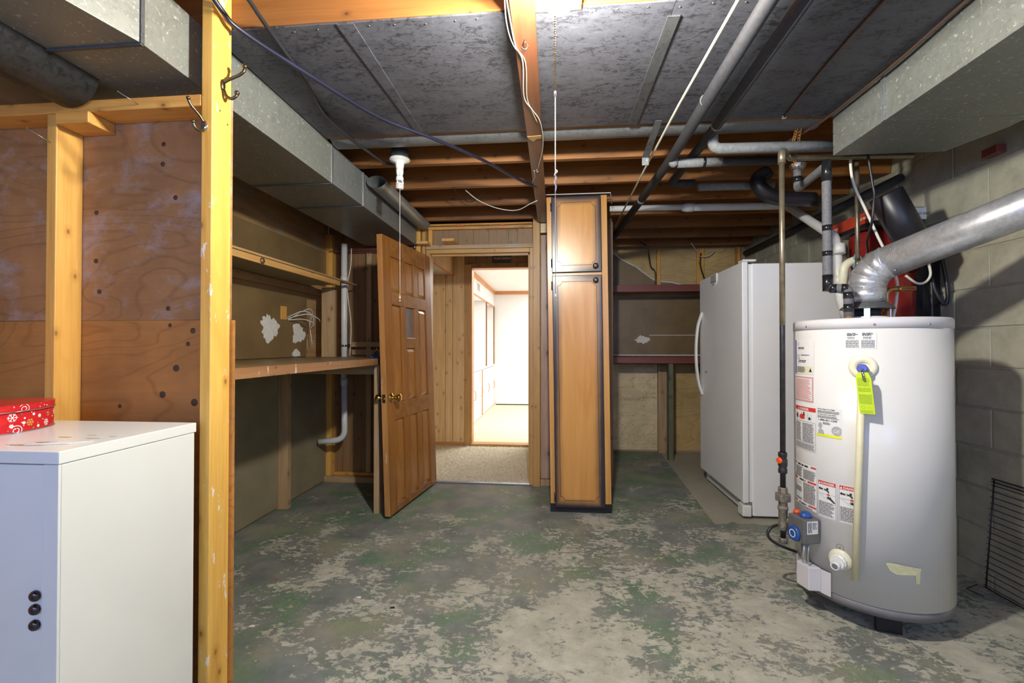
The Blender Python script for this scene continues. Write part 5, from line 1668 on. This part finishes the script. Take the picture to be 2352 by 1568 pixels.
obj('lower_hook', MB().tube(smooth_path([(-1.135, 1.381, 1.905), (-1.136, 1.365, 1.894), (-1.139, 1.35, 1.898), (-1.141, 1.345, 1.91)], 6), .0043, 10).sphere((-1.141, 1.345, 1.914), .006, 12, 8), 'antique_brass', hk)
for a, b, lab in (((-1.37, 1.386, 2.0), (-1.393, 1.335, 2.017), 'long nail sticking out of the partition top plate'), ((-1.691, 1.386, 1.886), (-1.716, 1.335, 1.913), 'long nail sticking out of the edge of the partition stud')):
    a, b = Vector(a), Vector(b)
    m = MB().cyl(a, b, .0014, 6)
    m.lathe([(.0035, 0), (.0035, .001)], b, (b - a), 8)
    obj('nail', m, 'steel_nail', label=lab, cat='nail')

# ---- wire rack against the right wall
wk = thing('wire_rack', (2.11, 2.2, .02), 'dark wire oven rack leaning against the block wall beside the heater', 'rack')
y0, y1 = 1.55, 2.445
def rk(y, s):
    return (2.085 + .042 * s, y, .03 + .525 * s)
for i in range(18):
    s_ = .02 + .92 * i / 17
    obj('wire', MB().cyl(rk(y0, s_), rk(y1, s_), .0021, 6), 'wire_steel', wk)
for yy in (y0, y1 - .012):
    obj('frame_wire', MB().cyl(rk(yy, 0), rk(yy, 1), .0032, 6), 'wire_steel', wk)
for s_ in (0, .97, 1.0):
    obj('frame_wire', MB().cyl(rk(y0, s_), rk(y1, s_), .0032, 6), 'wire_steel', wk)
obj('foot_wire', MB().tube([(2.04, 2.39, .008), (2.02, 2.46, .008), (2.07, 2.46, .03)], .0025, 6), 'wire_steel', wk)
bx('sill_block', (2.09, 2.134, 2.36, 2.44, 2.12, 2.16), 'maroon_board', bev=.004, label='small reddish wooden block high on the block wall under the duct', cat='block')
obj('wall_pipe', MB().tube([(2.08, 5.2, 2.215), (2.08, 2.95, 2.215)], .026, 14), 'foam_dark', label='dark pipe running along the top of the block wall', cat='pipe')

# ---- sign above the inner doorway
sg = bx('door_sign', (-.735, -.512, 5.388, 5.404, 2.2, 2.275), 'sign_black', bev=.002, label='small black PURCHASING sign above the inner doorway', cat='sign')
obj('lettering', flat(MB(), text_geo('PURCHASING', .033, -.7125, 2.233, bold=.0003), lambda x, y: (x, 5.3874, y)), 'gold_print', sg)

# ---- built-in unit in the finished room
bi = thing('built_in_unit', (-1.4, 7.8, .03), 'white built-in wall unit with orange trimmed niches in the bright room', 'cabinet')
bx('counter', (-1.597, -1.19, 6.2, 9.08, .82, .85), 'inner_white', bi, .003)
bx('niche_back', (-1.597, -1.56, 6.2, 9.08, .851, 1.999), 'inner_white', bi)
for yy in (6.2, 8.02, 9.03):
    bx('divider', (-1.559, -1.21, yy, yy + .05, .851, 1.999), 'inner_white', bi)
    bx('niche_trim', (-1.209, -1.19, yy, yy + .05, .851, 1.99), 'brown_plank', bi)
bx('niche_trim', (-1.209, -1.19, 6.2, 9.08, 1.975, 2.0), 'orange_trim', bi)
bx('base_case', (-1.597, -1.225, 6.2, 9.08, .03, .819), 'inner_white', bi)
for a, b in ((6.22, 6.9), (6.92, 7.55), (7.72, 8.35), (8.37, 9.06)):
    dd = bx('door', (-1.224, -1.204, a, b, .05, .80), 'inner_white', bi, .003)
    yy = b - .08
    obj('pull_handle', MB().tube(smooth_path([(-1.204, yy, .38), (-1.18, yy, .40), (-1.18, yy, .50), (-1.204, yy, .52)], 5), .006, 8), 'orange_trim', dd)
bx('end_trim', (-1.224, -1.195, 7.57, 7.61, .05, .80), 'orange_trim', bi)
vg = thing('vent_grille', (-1.19, 7.15, 2.06), 'small grey vent grille high on the bright room wall', 'vent')
bx('frame', (-1.2, -1.188, 7.02, 7.26, 2.06, 2.20), 'inner_white', vg, .002)
for i in range(5):
    bx('louver', (-1.188, -1.184, 7.04 + .042 * i, 7.07 + .042 * i, 2.075, 2.185), 'print_grey', vg)

# ---- bits of litter on the floor
for x, y, s_, mt, lab in ((-1.42, 2.24, .009, 'print_red', 'tiny red scrap lying on the floor beside the partition'), (-.93, 2.12, .011, 'paper_white', 'tiny white paint chip lying on the floor by the workbench'),
                          (-.74, 2.05, .012, 'black_finish', 'tiny black scrap lying on the floor'), (-1.29, 1.86, .013, 'paper_white', 'small pale chip on the floor near the plywood partition')):
    obj('floor_scrap', MB().prism([(x - s_, y - s_ * .5), (x + s_, y - s_ * .3), (x + s_ * .7, y + s_ * .6), (x - s_ * .5, y + s_ * .5)], 0.0005, .003, lambda u, v, hh_: (u, v, hh_)), mt, label=lab, cat='scrap')

obj('curtain_rod', MB().cyl((-2.0, 3.905, 2.045), (-1.26, 3.905, 2.05), .004, 8), 'chrome', label='thin bright metal rod high on the plank wall behind the PVC drain', cat='rod')
